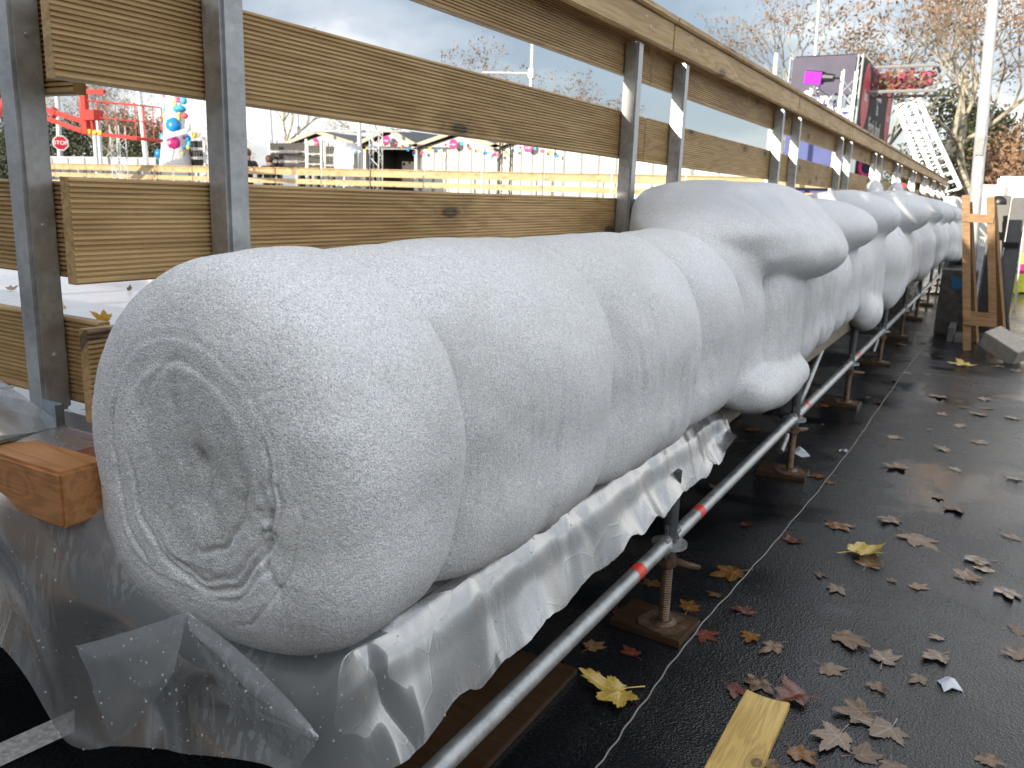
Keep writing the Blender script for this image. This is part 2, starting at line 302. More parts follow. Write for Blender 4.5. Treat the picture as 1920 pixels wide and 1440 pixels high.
# ------------------------------------------------------------------ mesh helpers
class MB:
    """collects shapes into one mesh"""
    def __init__(s): s.v = []; s.f = []; s.m = []
    def add(s, vs, fs, mi=0):
        o = len(s.v); s.v += [tuple(p) for p in vs]; s.f += [tuple(i + o for i in q) for q in fs]; s.m += [mi] * len(fs); return s
    def box(s, a, b, mi=0, mtx=None):
        x0, y0, z0 = a; x1, y1, z1 = b
        vs = [Vector(p) for p in ((x0,y0,z0),(x1,y0,z0),(x1,y1,z0),(x0,y1,z0),(x0,y0,z1),(x1,y0,z1),(x1,y1,z1),(x0,y1,z1))]
        if mtx: vs = [mtx @ p for p in vs]
        return s.add(vs, [(0,3,2,1),(4,5,6,7),(0,1,5,4),(1,2,6,5),(2,3,7,6),(3,0,4,7)], mi)
    def tube(s, pts, r, n=10, mi=0, cap=True):
        pts = [Vector(p) for p in pts]; rs = r if hasattr(r, '__len__') else [r] * len(pts)
        vs = []; fs = []
        t0 = (pts[1] - pts[0]).normalized(); up = Vector((0, 0, 1)) if abs(t0.z) < 0.9 else Vector((1, 0, 0))
        a = t0.cross(up).normalized()
        for k, p in enumerate(pts):
            t = (pts[min(k + 1, len(pts) - 1)] - pts[max(k - 1, 0)]).normalized()
            a = (a - t * a.dot(t)).normalized(); bb = t.cross(a)
            for j in range(n):
                w = 2 * math.pi * j / n; vs.append(p + (a * math.cos(w) + bb * math.sin(w)) * rs[k])
        for k in range(len(pts) - 1):
            for j in range(n):
                fs.append((k * n + j, k * n + (j + 1) % n, (k + 1) * n + (j + 1) % n, (k + 1) * n + j))
        if cap:
            fs.append(tuple(range(n))[::-1]); fs.append(tuple((len(pts) - 1) * n + j for j in range(n)))
        return s.add(vs, fs, mi)
    def bar(s, p, q, w, h, mi=0):
        """rectangular bar from p to q, w across, h in the other direction"""
        p = Vector(p); q = Vector(q); t = (q - p).normalized(); up = Vector((0, 0, 1)) if abs(t.z) < 0.95 else Vector((0, 1, 0))
        a = t.cross(up).normalized() * w / 2; c = a.cross(t).normalized() * h / 2
        vs = [p - a - c, p + a - c, p + a + c, p - a + c, q - a - c, q + a - c, q + a + c, q - a + c]
        return s.add(vs, [(0,3,2,1),(4,5,6,7),(0,1,5,4),(1,2,6,5),(2,3,7,6),(3,0,4,7)], mi)
    def ball(s, c, r, n=12, mi=0, sc=(1, 1, 1)):
        c = Vector(c); vs = [c + Vector((0, 0, r * sc[2]))]; h = n // 2
        for i in range(1, h):
            for j in range(n):
                th = math.pi * i / h; ph = 2 * math.pi * j / n
                vs.append(c + Vector((r * sc[0] * math.sin(th) * math.cos(ph), r * sc[1] * math.sin(th) * math.sin(ph), r * sc[2] * math.cos(th))))
        vs.append(c - Vector((0, 0, r * sc[2]))); fs = []
        for j in range(n): fs.append((0, 1 + j, 1 + (j + 1) % n))
        for i in range(h - 2):
            for j in range(n): fs.append((1 + i * n + j, 1 + (i + 1) * n + j, 1 + (i + 1) * n + (j + 1) % n, 1 + i * n + (j + 1) % n))
        e = len(vs) - 1
        for j in range(n): fs.append((e, 1 + (h - 2) * n + (j + 1) % n, 1 + (h - 2) * n + j))
        return s.add(vs, fs, mi)
    def prism(s, outline, z0, z1, mi=0, mtx=None):
        """closed outline [(x, y)] extruded in z"""
        n = len(outline); vs = [Vector((x, y, z0)) for x, y in outline] + [Vector((x, y, z1)) for x, y in outline]
        if mtx: vs = [mtx @ p for p in vs]
        return s.add(vs, [tuple(range(n))[::-1], tuple(range(n, 2 * n))] + [(k, (k + 1) % n, n + (k + 1) % n, n + k) for k in range(n)], mi)
    def build(s, name, mats, parent=None, smooth=False, bevel=0, loc=None):
        me = bpy.data.meshes.new(name); me.from_pydata(s.v, [], s.f)
        mats = mats if isinstance(mats, (list, tuple)) else [mats]
        for m in mats: me.materials.append(m)
        if len(mats) > 1: me.polygons.foreach_set('material_index', s.m)
        bm = bmesh.new(); bm.from_mesh(me)
        bmesh.ops.recalc_face_normals(bm, faces=bm.faces)
        if bevel:
            ed = [e for e in bm.edges if len(e.link_faces) == 2 and e.calc_face_angle(0) > 0.6]
            bmesh.ops.bevel(bm, geom=ed, offset=bevel, segments=2, affect='EDGES', clamp_overlap=True)
        bm.to_mesh(me); bm.free()
        o = bpy.data.objects.new(name, me); C.objects.link(o)
        if smooth:
            me.polygons.foreach_set('use_smooth', [True] * len(me.polygons))
            me.set_sharp_from_angle(angle=R(40))
        if parent: o.parent = parent
        if loc: o.location = loc
        return o
def empty(name, loc=(0, 0, 0), rz=0.0):
    o = bpy.data.objects.new(name, None); C.objects.link(o); o.location = loc; o.rotation_euler = (0, 0, rz); o.empty_display_size = 0.1; return o
def tag(o, label, cat, group=None, kind=None):
    o['label'] = label; o['category'] = cat
    if group: o['group'] = group
    if kind: o['kind'] = kind
    return o
def struct(o, kind='structure'): o['kind'] = kind; return o
def copy_tree(o, parent=None):
    kids = [k for k in C.objects if k.parent == o]
    c = o.copy(); C.objects.link(c)
    if parent: c.parent = parent
    for k in kids: copy_tree(k, c)
    return c
def raw(name, vs, fs, m, parent=None, smooth=True):
    me = bpy.data.meshes.new(name)
    vs = np.asarray(vs, dtype=np.float32); fs = np.asarray(fs, dtype=np.int32)
    n = fs.shape[1]
    me.vertices.add(len(vs)); me.vertices.foreach_set('co', vs.ravel())
    me.loops.add(fs.size); me.loops.foreach_set('vertex_index', fs.ravel())
    me.polygons.add(len(fs)); me.polygons.foreach_set('loop_start', np.arange(len(fs), dtype=np.int32) * n)
    me.polygons.foreach_set('use_smooth', np.full(len(fs), smooth))
    me.update(calc_edges=True); me.validate()
    me.materials.append(m)
    o = bpy.data.objects.new(name, me); C.objects.link(o)
    if parent: o.parent = parent
    return o
def fattr(o, name, vals):
    a = o.data.attributes.new(name, 'FLOAT', 'POINT'); a.data.foreach_set('value', np.asarray(vals, dtype=np.float32))

# numpy gradient-ish value noise
_rng = np.random.RandomState(7); _perm = _rng.rand(64, 64, 64).astype(np.float32)
def vnoise(p):
    p = np.asarray(p, dtype=np.float32); i = np.floor(p).astype(np.int64); f = p - i; f = f * f * (3 - 2 * f)
    r = 0
    for dx in (0, 1):
        wx = f[..., 0] if dx else 1 - f[..., 0]
        for dy in (0, 1):
            wy = f[..., 1] if dy else 1 - f[..., 1]
            for dz in (0, 1):
                wz = f[..., 2] if dz else 1 - f[..., 2]
                r = r + wx * wy * wz * _perm[(i[..., 0] + dx) & 63, (i[..., 1] + dy) & 63, (i[..., 2] + dz) & 63]
    return r * 2 - 1
def fbm(p, n=3):
    r = 0; a = 1.0; q = np.asarray(p, dtype=np.float32)
    for k in range(n): r = r + a * vnoise(q + 17.3 * k); q = q * 2.03; a *= 0.5
    return r
# ------------------------------------------------------------------ ground, rink
def ground():
    s = 400
    m = MB(); m.add([(-s, -s, 0), (s, -s, 0), (s, s, 0), (-s, s, 0)], [(0, 1, 2, 3)])
    struct(m.build('asphalt_ground', M['asphalt']))
    m = MB(); m.box((-60, 1.13, 0.90), (-1.56, 26.4, 0.975))
    struct(m.build('rink_ice', M['rink']))
    m = MB(); m.box((-60, 1.13, 0.70), (-1.56, 26.4, 0.899))
    struct(m.build('rink_base', M['deck']))
    # white parking line on the asphalt
    a, b_, c, d = atz(-60, 1420, 0.004), atz(140, 1330, 0.004), atz(140, 1372, 0.004), atz(-60, 1465, 0.004)
    m = MB(); m.add([a, b_, c, d], [(0, 1, 2, 3)]); struct(m.build('painted_line', M['white_paint']))
ground()

# ------------------------------------------------------------------ fence modules
def board(L, h, t=0.028, pitch=0.0098, depth=0.0048, m=None, name='plank', parent=None):
    """grooved deck board: length along x, height z from 0, front face (grooved) at y=0, back at y=t"""
    prof = [(t, 0.0), (t, h)]; r = 0.004
    prof += [(r, h), (0.0, h - r)]
    z = h - r - 0.003
    while z > r + pitch:
        prof += [(0.0, z), (depth, z - pitch * 0.14), (depth, z - pitch * 0.40), (0.0, z - pitch * 0.54)]
        z -= pitch
    prof += [(0.0, r), (r, 0.0)]
    n = len(prof); nseg = max(2, int(L / 0.25)); vs = []; fs = []
    for k in range(nseg + 1):
        x = L * k / nseg
        w = 0.0012 * math.sin(3.1 * x + h * 9)
        vs += [(x, y + w, zz + w) for y, zz in prof]
    for k in range(nseg):
        for j in range(n): fs.append((k * n + j, k * n + (j + 1) % n, (k + 1) * n + (j + 1) % n, (k + 1) * n + j))
    fs.append(tuple(range(n))[::-1]); fs.append(tuple(nseg * n + j for j in range(n)))
    b = MB(); b.add(vs, fs)
    return b.build(name, m or M['plank'], parent)

def fence_panel(L=2.5, posts=(0.26, 2.21), first=0.0):
    """outdoor side faces -y; origin at the foot, z measured from 1.02 m above the asphalt"""
    root = empty('rink_fence_panel')
    for z0, z1, e in ((0.01, 0.197, 0.0), (0.285, 0.485, -0.012), (0.657, 0.857, -0.02), (1.006, 1.186, 0.004)):
        p = board(L - 0.012, z1 - z0, parent=root); p.location = (e, 0, z0)
    b = MB(); b.box((0.003, -0.098, 1.145), (L - 0.006, -0.066, 1.262)); b.build('front_rail', M['handrail'], root, bevel=0.004)
    b = MB(); b.box((0.0, -0.118, 1.264), (L - 0.004, 0.05, 1.292)); b.build('handrail', M['handrail'], root, bevel=0.005)
    for x in posts:
        b = MB(); b.box((x, -0.065, -0.005), (x + 0.055, -0.001, 1.14))
        p = b.build('post', M['galv'], root, bevel=0.007, smooth=True)
        for z in (0.11, 0.385, 0.757):
            s = MB(); s.tube([(x + 0.0545, -0.033, z + 0.01), (x + 0.0575, -0.033, z + 0.01)], [0.0055, 0.004], 8); s.build('bolt', M['tube'], p)
    for x in posts:
        s = MB(); s.tube([(x + 0.0275, -0.0975, 1.2), (x + 0.0275, -0.1005, 1.2)], [0.008, 0.006], 8); s.build('coach_bolt', M['tube'], root)
        s = MB(); s.tube([(x - 0.02, -0.0975, 1.23), (x - 0.02, -0.1005, 1.23)], [0.007, 0.005], 8); s.build('coach_bolt', M['tube'], root)
    return root
FENCE_X = -1.5
SIDE = [0.985, 3.87, 6.62, 9.2, 11.75, 14.25, 16.75, 19.25, 21.75, 24.2, 26.3]
proto_panel = fence_panel()
FG = 'barrier panels along the near side of the rink'
ordinals = ['second', 'third', 'fourth', 'fifth', 'sixth', 'seventh', 'eighth', 'ninth', 'tenth']
for k in range(len(SIDE) - 1):
    p = proto_panel if k == 0 else copy_tree(proto_panel)
    p.location = (FENCE_X, SIDE[k], 1.02); p.rotation_euler = (0, 0, R(90)); p.scale = ((SIDE[k + 1] - SIDE[k]) / 2.5, 1, 1)
    lab = 'nearest timber barrier panel, its grooved planks running from the corner behind the ice roll' if k == 0 else \
          f'timber barrier panel with two galvanised posts, {ordinals[k - 1]} from the corner along the frosted pipe'
    tag(p, lab, 'barrier panel', FG)
# the panel that turns the corner and runs off to the left
p = copy_tree(proto_panel); p.location = (-1.605 - 2.75, 1.085, 1.012); p.scale = (1.1, 1, 1); p.rotation_euler = (0, 0, 0)
for k in [k for k in C.objects if k.parent == p and k.name.startswith('post')]:
    if k.data.vertices[0].co.x > 1: k.location.x = (2.75 - 0.148) / 1.1 - 2.21 - 0.03
tag(p, 'grooved timber barrier panel turning the corner behind the leftmost square steel post', 'barrier panel')

# ------------------------------------------------------------------ corner: plate, timbers
m = MB(); m.box((-2.4, 0.862, 0.996), (-1.625, 1.004, 1.003)); pl = m.build('base_plate', M['plate'], bevel=0.001)
tag(pl, 'flat grey steel plate under the foot of the leftmost fence post', 'plate')
m = MB(); m.box((-1.70, 0.999, 1.0031), (-1.63, 1.004, 1.05)); m.box((-1.635, 0.985, 1.0031), (-1.63, 0.999, 1.047))
m.build('upright_flange', M['plate'], pl, bevel=0.001)
m = MB(); m.box((-2.4, 0.832, 0.886), (-1.385, 0.932, 0.993)); tb = m.build('timber_beam', M['timber'], bevel=0.006)
tag(tb, 'orange brown sawn timber beam under the steel plate beside the ice roll', 'timber')
m = MB(); m.box((-2.0, 0.935, 0.845), (-1.335, 1.06, 0.975)); tb = m.build('timber_beam', M['red_timber'], bevel=0.006)
tag(tb, 'wet dark red timber block squeezed between the orange beam and the ice roll', 'timber')
m = MB(); m.box((-2.6, 0.98, 0.70), (-1.42, 1.12, 0.858)); tb = m.build('support_block', M['red_timber'], bevel=0.006)
tag(tb, 'dark wooden block under the timbers at the rink corner behind the plastic film', 'timber')

# ------------------------------------------------------------------ frosted pipe
def surface_nets(d, org, h):
    s = d < 0
    nx, ny, nz = d.shape
    cnt = np.zeros((nx - 1, ny - 1, nz - 1), np.int8)
    offs = [(i, j, k) for i in (0, 1) for j in (0, 1) for k in (0, 1)]
    for i, j, k in offs: cnt += s[i:nx - 1 + i, j:ny - 1 + j, k:nz - 1 + k]
    act = (cnt > 0) & (cnt < 8)
    I = np.argwhere(act); idx = np.full(act.shape, -1, np.int64); idx[act] = np.arange(len(I))
    V = np.stack([d[I[:, 0] + i, I[:, 1] + j, I[:, 2] + k] for i, j, k in offs], 1)
    acc = np.zeros((len(I), 3)); n = np.zeros(len(I))
    for a in range(8):
        for b in range(a + 1, 8):
            oa = np.array(offs[a]); ob = np.array(offs[b])
            if np.abs(oa - ob).sum() != 1: continue
            va = V[:, a]; vb = V[:, b]; mk = (va < 0) != (vb < 0)
            t = np.where(mk, va / np.where(mk, va - vb, 1), 0)
            acc += np.where(mk[:, None], oa + (ob - oa) * t[:, None], 0); n += mk
    P = (I + acc / n[:, None]) * h + org
    F = []
    def quads(mask, neg, cells):
        A = np.argwhere(mask)
        if not len(A): return
        q = np.stack([idx[A[:, 0] + c[0], A[:, 1] + c[1], A[:, 2] + c[2]] for c in cells], 1)
        sg = neg[mask]; q[sg] = q[sg][:, ::-1]; F.append(q)
    m = (s[:-1, 1:-1, 1:-1] != s[1:, 1:-1, 1:-1]); quads(m, ~s[:-1, 1:-1, 1:-1], [(0, 0, 0), (0, 1, 0), (0, 1, 1), (0, 0, 1)])
    m = (s[1:-1, :-1, 1:-1] != s[1:-1, 1:, 1:-1]); quads(m, s[1:-1, :-1, 1:-1], [(0, 0, 0), (1, 0, 0), (1, 0, 1), (0, 0, 1)])
    m = (s[1:-1, 1:-1, :-1] != s[1:-1, 1:-1, 1:]); quads(m, ~s[1:-1, 1:-1, :-1], [(0, 0, 0), (1, 0, 0), (1, 1, 0), (0, 1, 0)])
    return P, np.concatenate(F)

def smooth(a, b, x): t = np.clip((x - a) / (b - a), 0, 1); return t * t * (3 - 2 * t)

# every lump of ice: kind, centre, radii (x, y, z), exponent, blend low / blend high, glaze
ICE = [
  # the near roll: one body sagging in laps; each lap swells and breaks off at the next crease (y of the creases listed)
  ('t', (-1.104, 0, 1.046), (0.331, 1.5, 0.350), (0.862, 1.225, 1.955, 2.66, 3.16, 3.50, 3.80, 4.3), 0.008, 0.03, 0),
  # collar over the first valve, with its lip and its drape
  ('x', (-1.13, 4.08, 1.40), (0.36, 0.68, 0.20), 3.4, 0.012, 0.16, 0.5),
  ('e', (-0.87, 4.10, 1.30), (0.265, 0.72, 0.15), 2.1, 0.05, 0.14, 0.3),
  ('x', (-0.825, 3.76, 0.98), (0.11, 0.26, 0.32), 3.5, 0.015, 0.05, 0.1),
  ('e', (-0.79, 3.64, 0.755), (0.135, 0.40, 0.095), 3.6, 0.03, 0.05, 0),
  ('b', (-1.085, 4.42, 1.04), (0.345, 0.42, 0.355), 2.5, 0.02, 0.1, 0),
  ('b', (-1.085, 5.02, 1.04), (0.335, 0.42, 0.350), 2.4, 0.015, 0.1, 0),
  ('b', (-1.10, 5.58, 1.04), (0.340, 0.36, 0.345), 2.4, 0.015, 0.1, 0),
]
ICE_FAR = [
  ('b', (-1.085, 5.02, 1.04), (0.335, 0.42, 0.350), 2.4, 0.015, 0.1, 0),
  ('b', (-1.10, 5.58, 1.04), (0.340, 0.36, 0.345), 2.4, 0.015, 0.1, 0),
  ('e', (-1.10, 5.95, 1.36), (0.40, 0.50, 0.19), 2.6, 0.03, 0.1, 0.3),
  ('b', (-1.10, 6.10, 1.04), (0.33, 0.40, 0.345), 2.4, 0.015, 0.1, 0),
  ('b', (-1.10, 6.65, 1.04), (0.34, 0.36, 0.35), 2.4, 0.02, 0.1, 0),
  ('e', (-1.07, 7.05, 1.43), (0.41, 0.46, 0.20), 2.8, 0.04, 0.12, 0.4),
  ('x', (-0.88, 6.95, 1.0), (0.16, 0.26, 0.36), 3.0, 0.05, 0.08, 0.2),
  ('e', (-0.79, 6.82, 0.73), (0.11, 0.26, 0.13), 2.8, 0.06, 0.04, 0),
  ('b', (-1.07, 7.95, 1.03), (0.41, 0.52, 0.41), 2.2, 0.015, 0.06, 0.1),
  ('b', (-1.09, 8.65, 1.03), (0.40, 0.40, 0.42), 2.2, 0.015, 0.06, 0),
  ('e', (-1.06, 9.55, 1.45), (0.44, 0.75, 0.22), 2.6, 0.04, 0.12, 0.3),
  ('b', (-1.09, 9.3, 1.03), (0.37, 0.40, 0.37), 2.2, 0.015, 0.06, 0),
  ('b', (-1.09, 9.9, 1.03), (0.36, 0.40, 0.37), 2.2, 0.015, 0.06, 0),
  ('b', (-1.09, 10.5, 1.05), (0.37, 0.42, 0.38), 2.2, 0.015, 0.06, 0),
  ('e', (-1.32, 10.6, 1.62), (0.11, 0.30, 0.20), 2.0, 0.06, 0.15, 0),
  ('e', (-1.15, 11.4, 1.45), (0.40, 0.6, 0.28), 2.2, 0.05, 0.15, 0),
  ('b', (-1.05, 11.3, 1.06), (0.40, 0.50, 0.42), 2.2, 0.015, 0.06, 0),
  ('b', (-1.06, 12.1, 1.05), (0.38, 0.42, 0.38), 2.2, 0.015, 0.06, 0),
  ('e', (-1.28, 12.5, 1.66), (0.10, 0.28, 0.20), 2.0, 0.06, 0.15, 0),
  ('e', (-1.09, 13.0, 1.46), (0.40, 0.45, 0.23), 2.4, 0.05, 0.12, 0.3),
  ('b', (-1.06, 12.85, 1.05), (0.38, 0.45, 0.38), 2.2, 0.015, 0.06, 0),
  ('b', (-1.06, 13.6, 1.05), (0.39, 0.45, 0.39), 2.2, 0.015, 0.06, 0),
  ('b', (-1.06, 14.35, 1.05), (0.38, 0.45, 0.38), 2.2, 0.015, 0.06, 0),
  ('e', (-1.07, 14.6, 1.45), (0.42, 0.5, 0.23), 2.4, 0.05, 0.12, 0.3),
  ('b', (-1.06, 15.1, 1.05), (0.38, 0.45, 0.38), 2.2, 0.015, 0.06, 0),
  ('b', (-1.06, 15.85, 1.05), (0.39, 0.45, 0.39), 2.2, 0.015, 0.06, 0),
  ('e', (-1.07, 16.4, 1.45), (0.42, 0.5, 0.23), 2.4, 0.05, 0.12, 0.3),
  ('b', (-1.06, 16.6, 1.05), (0.38, 0.45, 0.38), 2.2, 0.015, 0.06, 0),
  ('b', (-1.03, 17.5, 1.00), (0.42, 0.62, 0.43), 2.1, 0.015, 0.06, 0.1),
  ('b', (-1.00, 18.5, 0.98), (0.46, 0.62, 0.46), 2.0, 0.015, 0.06, 0.1),
  ('e', (-1.07, 18.4, 1.42), (0.42, 0.6, 0.23), 2.4, 0.05, 0.12, 0.3),
]
def ice_field(prims, org, shape, h):
    xs = (org[0] + np.arange(shape[0]) * h).astype(np.float32); ys = (org[1] + np.arange(shape[1]) * h).astype(np.float32); zs = (org[2] + np.arange(shape[2]) * h).astype(np.float32)
    d = np.full(shape, 0.5, np.float32)
    for kind, c, r, p, kl, kh, gl in prims:
        if kind == 't':
            cr = np.array(p); X, Y, Zg = xs[:, None, None], ys[None, :, None], zs[None, None, :]
            dzr = (Zg - c[2]) / r[2]
            yw = Y + 0.035 * dzr * dzr - 0.02 + 0.012 * vnoise(np.stack(np.broadcast_arrays(X * 3, Y * 2, Zg * 5), -1)) + 0 * X
            q = np.clip(np.searchsorted(cr, yw) - 1, 0, len(cr) - 2); ya = cr[q]; L = cr[q + 1] - ya; u = (yw - ya) / L; t = (cr[q + 1] - yw)
            lip = 0.42 * (1 - np.sqrt(np.clip(1 - np.clip(1 - t / (0.26 * L), 0, 1) ** 2, 0, 1)))
            saw = -(1 - np.sqrt(np.clip(1 - np.clip(1 - u / 0.66, 0, 1) ** 2, 0, 1))) - lip
            saw = np.where(q == 0, -0.22 * np.clip(1 - t / 0.085, 0, 1) ** 2.2, saw)
            ragg = 0.004 * vnoise(np.stack(np.broadcast_arrays(X * 30, Y * 6, Zg * 30), -1))
            saw = saw - 0.42 * np.exp(-((u * L + ragg) / 0.011) ** 2) * (q > 0) - 0.30 * np.exp(-((t + ragg) / 0.011) ** 2)
            dep = 0.05 + 0.34 * smooth(1.0, 0.1, dzr) * smooth(-1.05, -0.5, dzr)
            Rr = 1 + dep * saw + 0.012 * vnoise(np.stack(np.broadcast_arrays(X * 2.2, Y * 2.2, Zg * 2.2), -1))
            end = np.clip((1.115 - Y) / 0.245, 0, 1.2)      # the rounded near end
            Rr = Rr * np.clip(1 - end ** 4.6, 0.0, 1) ** (1 / 4.6) + 1e-3
            dx = np.abs(X - c[0]) / r[0]; dz = np.abs(dzr); lo = smooth(0.1, -0.6, dzr); e3 = 3.0 + 1.5 * smooth(1.2, 1.4, Y)
            g = np.sqrt(dx * dx + dz * dz) * (1 - lo) + (dx ** e3 + dz ** e3) ** (1 / e3) * lo
            e = (g / Rr - 1) * 0.3
            e = np.where(Y < 0.9, np.maximum(e, (0.872 - Y)), e); e = np.where(Y > 4.2, np.maximum(e, Y - 4.2), e)
            d = np.minimum(d, np.clip(e, -0.5, 0.5)).astype(np.float32); continue
        j0 = max(0, int((c[1] - r[1] - 0.3 - org[1]) / h)); j1 = min(shape[1], int((c[1] + r[1] + 0.3 - org[1]) / h) + 1)
        if j1 <= j0: continue
        dx = np.abs(xs - c[0])[:, None, None] / r[0]; dzs = (zs - c[2]); dz = np.abs(dzs)[None, None, :] / r[2]; dy = np.abs(ys[j0:j1] - c[1])[None, :, None] / r[1]
        if kind == 'b':
            if kh > 0.15: dz = dz * (1 + 0.03 * (dzs > 0))[None, None, :]
            g2 = np.sqrt(dx * dx + dz * dz); e3 = 3.2 if c[1] < 1.2 else 5.0; g3 = (dx ** e3 + dz ** e3) ** (1 / e3)
            w = smooth(0.05, -0.22, dzs)[None, None, :]
            g = g2 * (1 - w) + g3 * w
        elif kind == 'x': g = (dx ** 3.2 + dz ** 3.2) ** (1 / 3.2)
        else: g = np.sqrt(dx * dx + dz * dz)
        f = (g ** p + dy ** p) ** (1 / p)
        e = (f - 1) * min(r) * 1.0
        # metric correction: long bulges are steeper radially than along the pipe
        e = np.where(f > 1, np.minimum(e * 1.3, 0.5), e)
        k = (kl + (kh - kl) * (smooth(1.14, 1.38, zs) if kind == 'b' else smooth(1.27, 1.42, zs)))[None, None, :]
        a = d[:, j0:j1, :]
        hh = np.maximum(k - np.abs(a - e), 0) / k
        d[:, j0:j1, :] = np.minimum(a, e) - hh * hh * k * 0.25
    return d
def ice_mesh(prims, name, parent, y0, y1, h, end=False):
    org = np.array([-1.62, y0, 0.56]); shape = (int(1.12 / h) + 1, int((y1 - y0) / h) + 1, int(1.32 / h) + 1)
    d = ice_field(prims, org, shape, h)
    xs = org[0] + np.arange(shape[0]) * h; ys = org[1] + np.arange(shape[1]) * h
    zs = org[2] + np.arange(shape[2]) * h
    P, F = surface_nets(d, org, h)
    del d
    # vertex normals
    a, b, c, e = (P[F[:, k]] for k in range(4)); fn = np.cross(c - a, e - b)
    N = np.zeros_like(P)
    for k in range(4): np.add.at(N, F[:, k], fn)
    N /= np.linalg.norm(N, axis=1)[:, None] + 1e-9
    # lumps, grain and flow lines really stand out of the surface
    lumps = fbm(P * 5.0, 3) * 0.007
    low = smooth(1.28, 0.95, P[:, 2])
    fl = 0.9 - 2.2 * np.abs(vnoise(np.stack([P[:, 0] * 4, P[:, 1] * 26 + 1.2 * vnoise(P * 6), P[:, 2] * 3], 1)))
    flow = np.clip(fl, -0.6, 1) * 0.0075 * low * smooth(-0.7, 0.3, vnoise(np.stack([P[:, 0] * 0, P[:, 1] * 2.7, P[:, 2] * 0 + 7], 1))) * smooth(1.25, 1.7, P[:, 1])
    grain = fbm(P * 150, 2) * 0.0006
    dsp = lumps + flow + grain
    st = low * smooth(1.2, 2.2, P[:, 1]) * 0.5
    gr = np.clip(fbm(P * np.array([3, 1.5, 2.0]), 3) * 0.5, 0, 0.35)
    if end:   # the rings and cracks of the cut end, round the pit
        px, pz = -1.074, 1.056
        front = smooth(-0.35, -0.75, N[:, 1]) * smooth(1.12, 1.0, P[:, 1])
        u = (P[:, 0] - px); v = (P[:, 2] - pz)
        ang = np.arctan2(v, u)
        # the ovals hang lower than the pit
        wob = 0.006 * vnoise(np.stack([np.cos(ang) * 5, np.sin(ang) * 5, 0 * ang + 3], 1)) + 0.0022 * vnoise(P * 45)
        def oval(cx, cz, rx, rz): return (np.sqrt(((P[:, 0] - cx) / rx) ** 2 + ((P[:, 2] - cz) / rz) ** 2) - 1) * min(rx, rz) + wob
        def crack(dist, w, depth, a0, a1):
            aw = np.degrees(ang) % 360
            m = smooth(a0 - 12, a0 + 12, aw) * smooth(a1 + 12, a1 - 12, aw)
            return -depth * np.exp(-(dist / w) ** 2) * m
        O = lambda k: oval(px - 0.005, pz - 0.015, 0.165 * k, 0.205 * k)
        rg = crack(O(1.0), 0.0042, 0.015, 190, 372) + crack(O(1.0), 0.0042, 0.013, -20, 22)
        rg += crack(O(1.10), 0.0036, 0.006, 285, 372) + crack(O(1.28), 0.0042, 0.010, 160, 232) + crack(O(1.32), 0.0036, 0.005, 285, 350)
        rg += 0  + crack(O(0.66), 0.0045, 0.008, 270, 350) + crack(O(0.9), 0.0050, 0.004, 95, 160) + crack(O(0.92), 0.0036, 0.006, 235, 330)
        rg *= 0.62
        # dished face, pit, ragged crumbs inside the ovals
        inside = smooth(0.0, -0.05, oval(px - 0.005, pz - 0.015, 0.165, 0.205))
        rr = np.sqrt(u * u + v * v)
        rg += -0.001 * inside - 0.013 * np.exp(-((u - 0.006) / 0.012) ** 2 - ((v - 0.008 + 0.6 * u) / 0.02) ** 2) - 0.010 * np.exp(-(rr / 0.05) ** 2)
        rg += inside * fbm(np.stack([P[:, 0] * 34, P[:, 1] * 20, P[:, 2] * 15], 1), 3) * 0.0025
        dsp += rg * front
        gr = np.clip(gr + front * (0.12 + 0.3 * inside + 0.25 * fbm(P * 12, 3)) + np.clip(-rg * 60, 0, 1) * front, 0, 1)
        side = smooth(0.1, 0.5, N[:, 0])
        # the cracked seam low on the right cheek
        sx = np.abs((P[:, 1] - 0.905) + 0.3 * (P[:, 0] + 0.93)) 
        seam = np.exp(-((P[:, 0] + 0.925 + 0.012 * vnoise(P * 25)) / 0.011) ** 2) * smooth(0.84, 0.89, P[:, 2]) * smooth(1.07, 1.0, P[:, 2]) * smooth(1.05, 0.98, P[:, 1])
        dsp += -0.016 * seam + seam * np.abs(vnoise(P * 55)) * 0.018
        st = st * 0 + 0.12
    P = P + N * dsp[:, None]
    # glaze: clear ice on the tops of the valve collars
    o = raw(name, P, F, M['ice'], parent)
    gz = smooth(1.36, 1.52, P[:, 2]) * (0.55 + 0.3 * fbm(P * 4, 2))
    gz = np.clip(gz + 0.5 * smooth(3.3, 3.05, P[:, 1]) * smooth(1.40, 1.46, P[:, 2]), 0, 0.85) * (P[:, 1] > 2.9)
    fattr(o, 'glaze', gz); fattr(o, 'streak', st); fattr(o, 'grime', gr)
    return o
ice = empty('frosted_pipe', (-1.1, 0.9, 0.72))
tag(ice, 'long rink pipe buried in a thick white roll of hoar frost along the platform', 'frosted pipe')
inv = Matrix.Translation(-ice.location)
parts_ice = [ice_mesh(ICE[:1], 'end_roll', ice, 0.80, 1.262, 0.0036, True),
             ice_mesh(ICE, 'frost_body', ice, 1.25, 5.25, 0.0085),
             ice_mesh(ICE_FAR, 'far_frost_body', ice, 5.2, 19.3, 0.02)]
for o in parts_ice: o.matrix_parent_inverse = inv
# the buried pipe itself
m = MB(); m.tube([(-1.12, 1.2, 1.05), (-1.12, 19.6, 1.05)], 0.08, 16); o = m.build('steel_pipe', M['dark_steel'], ice); o.matrix_parent_inverse = inv
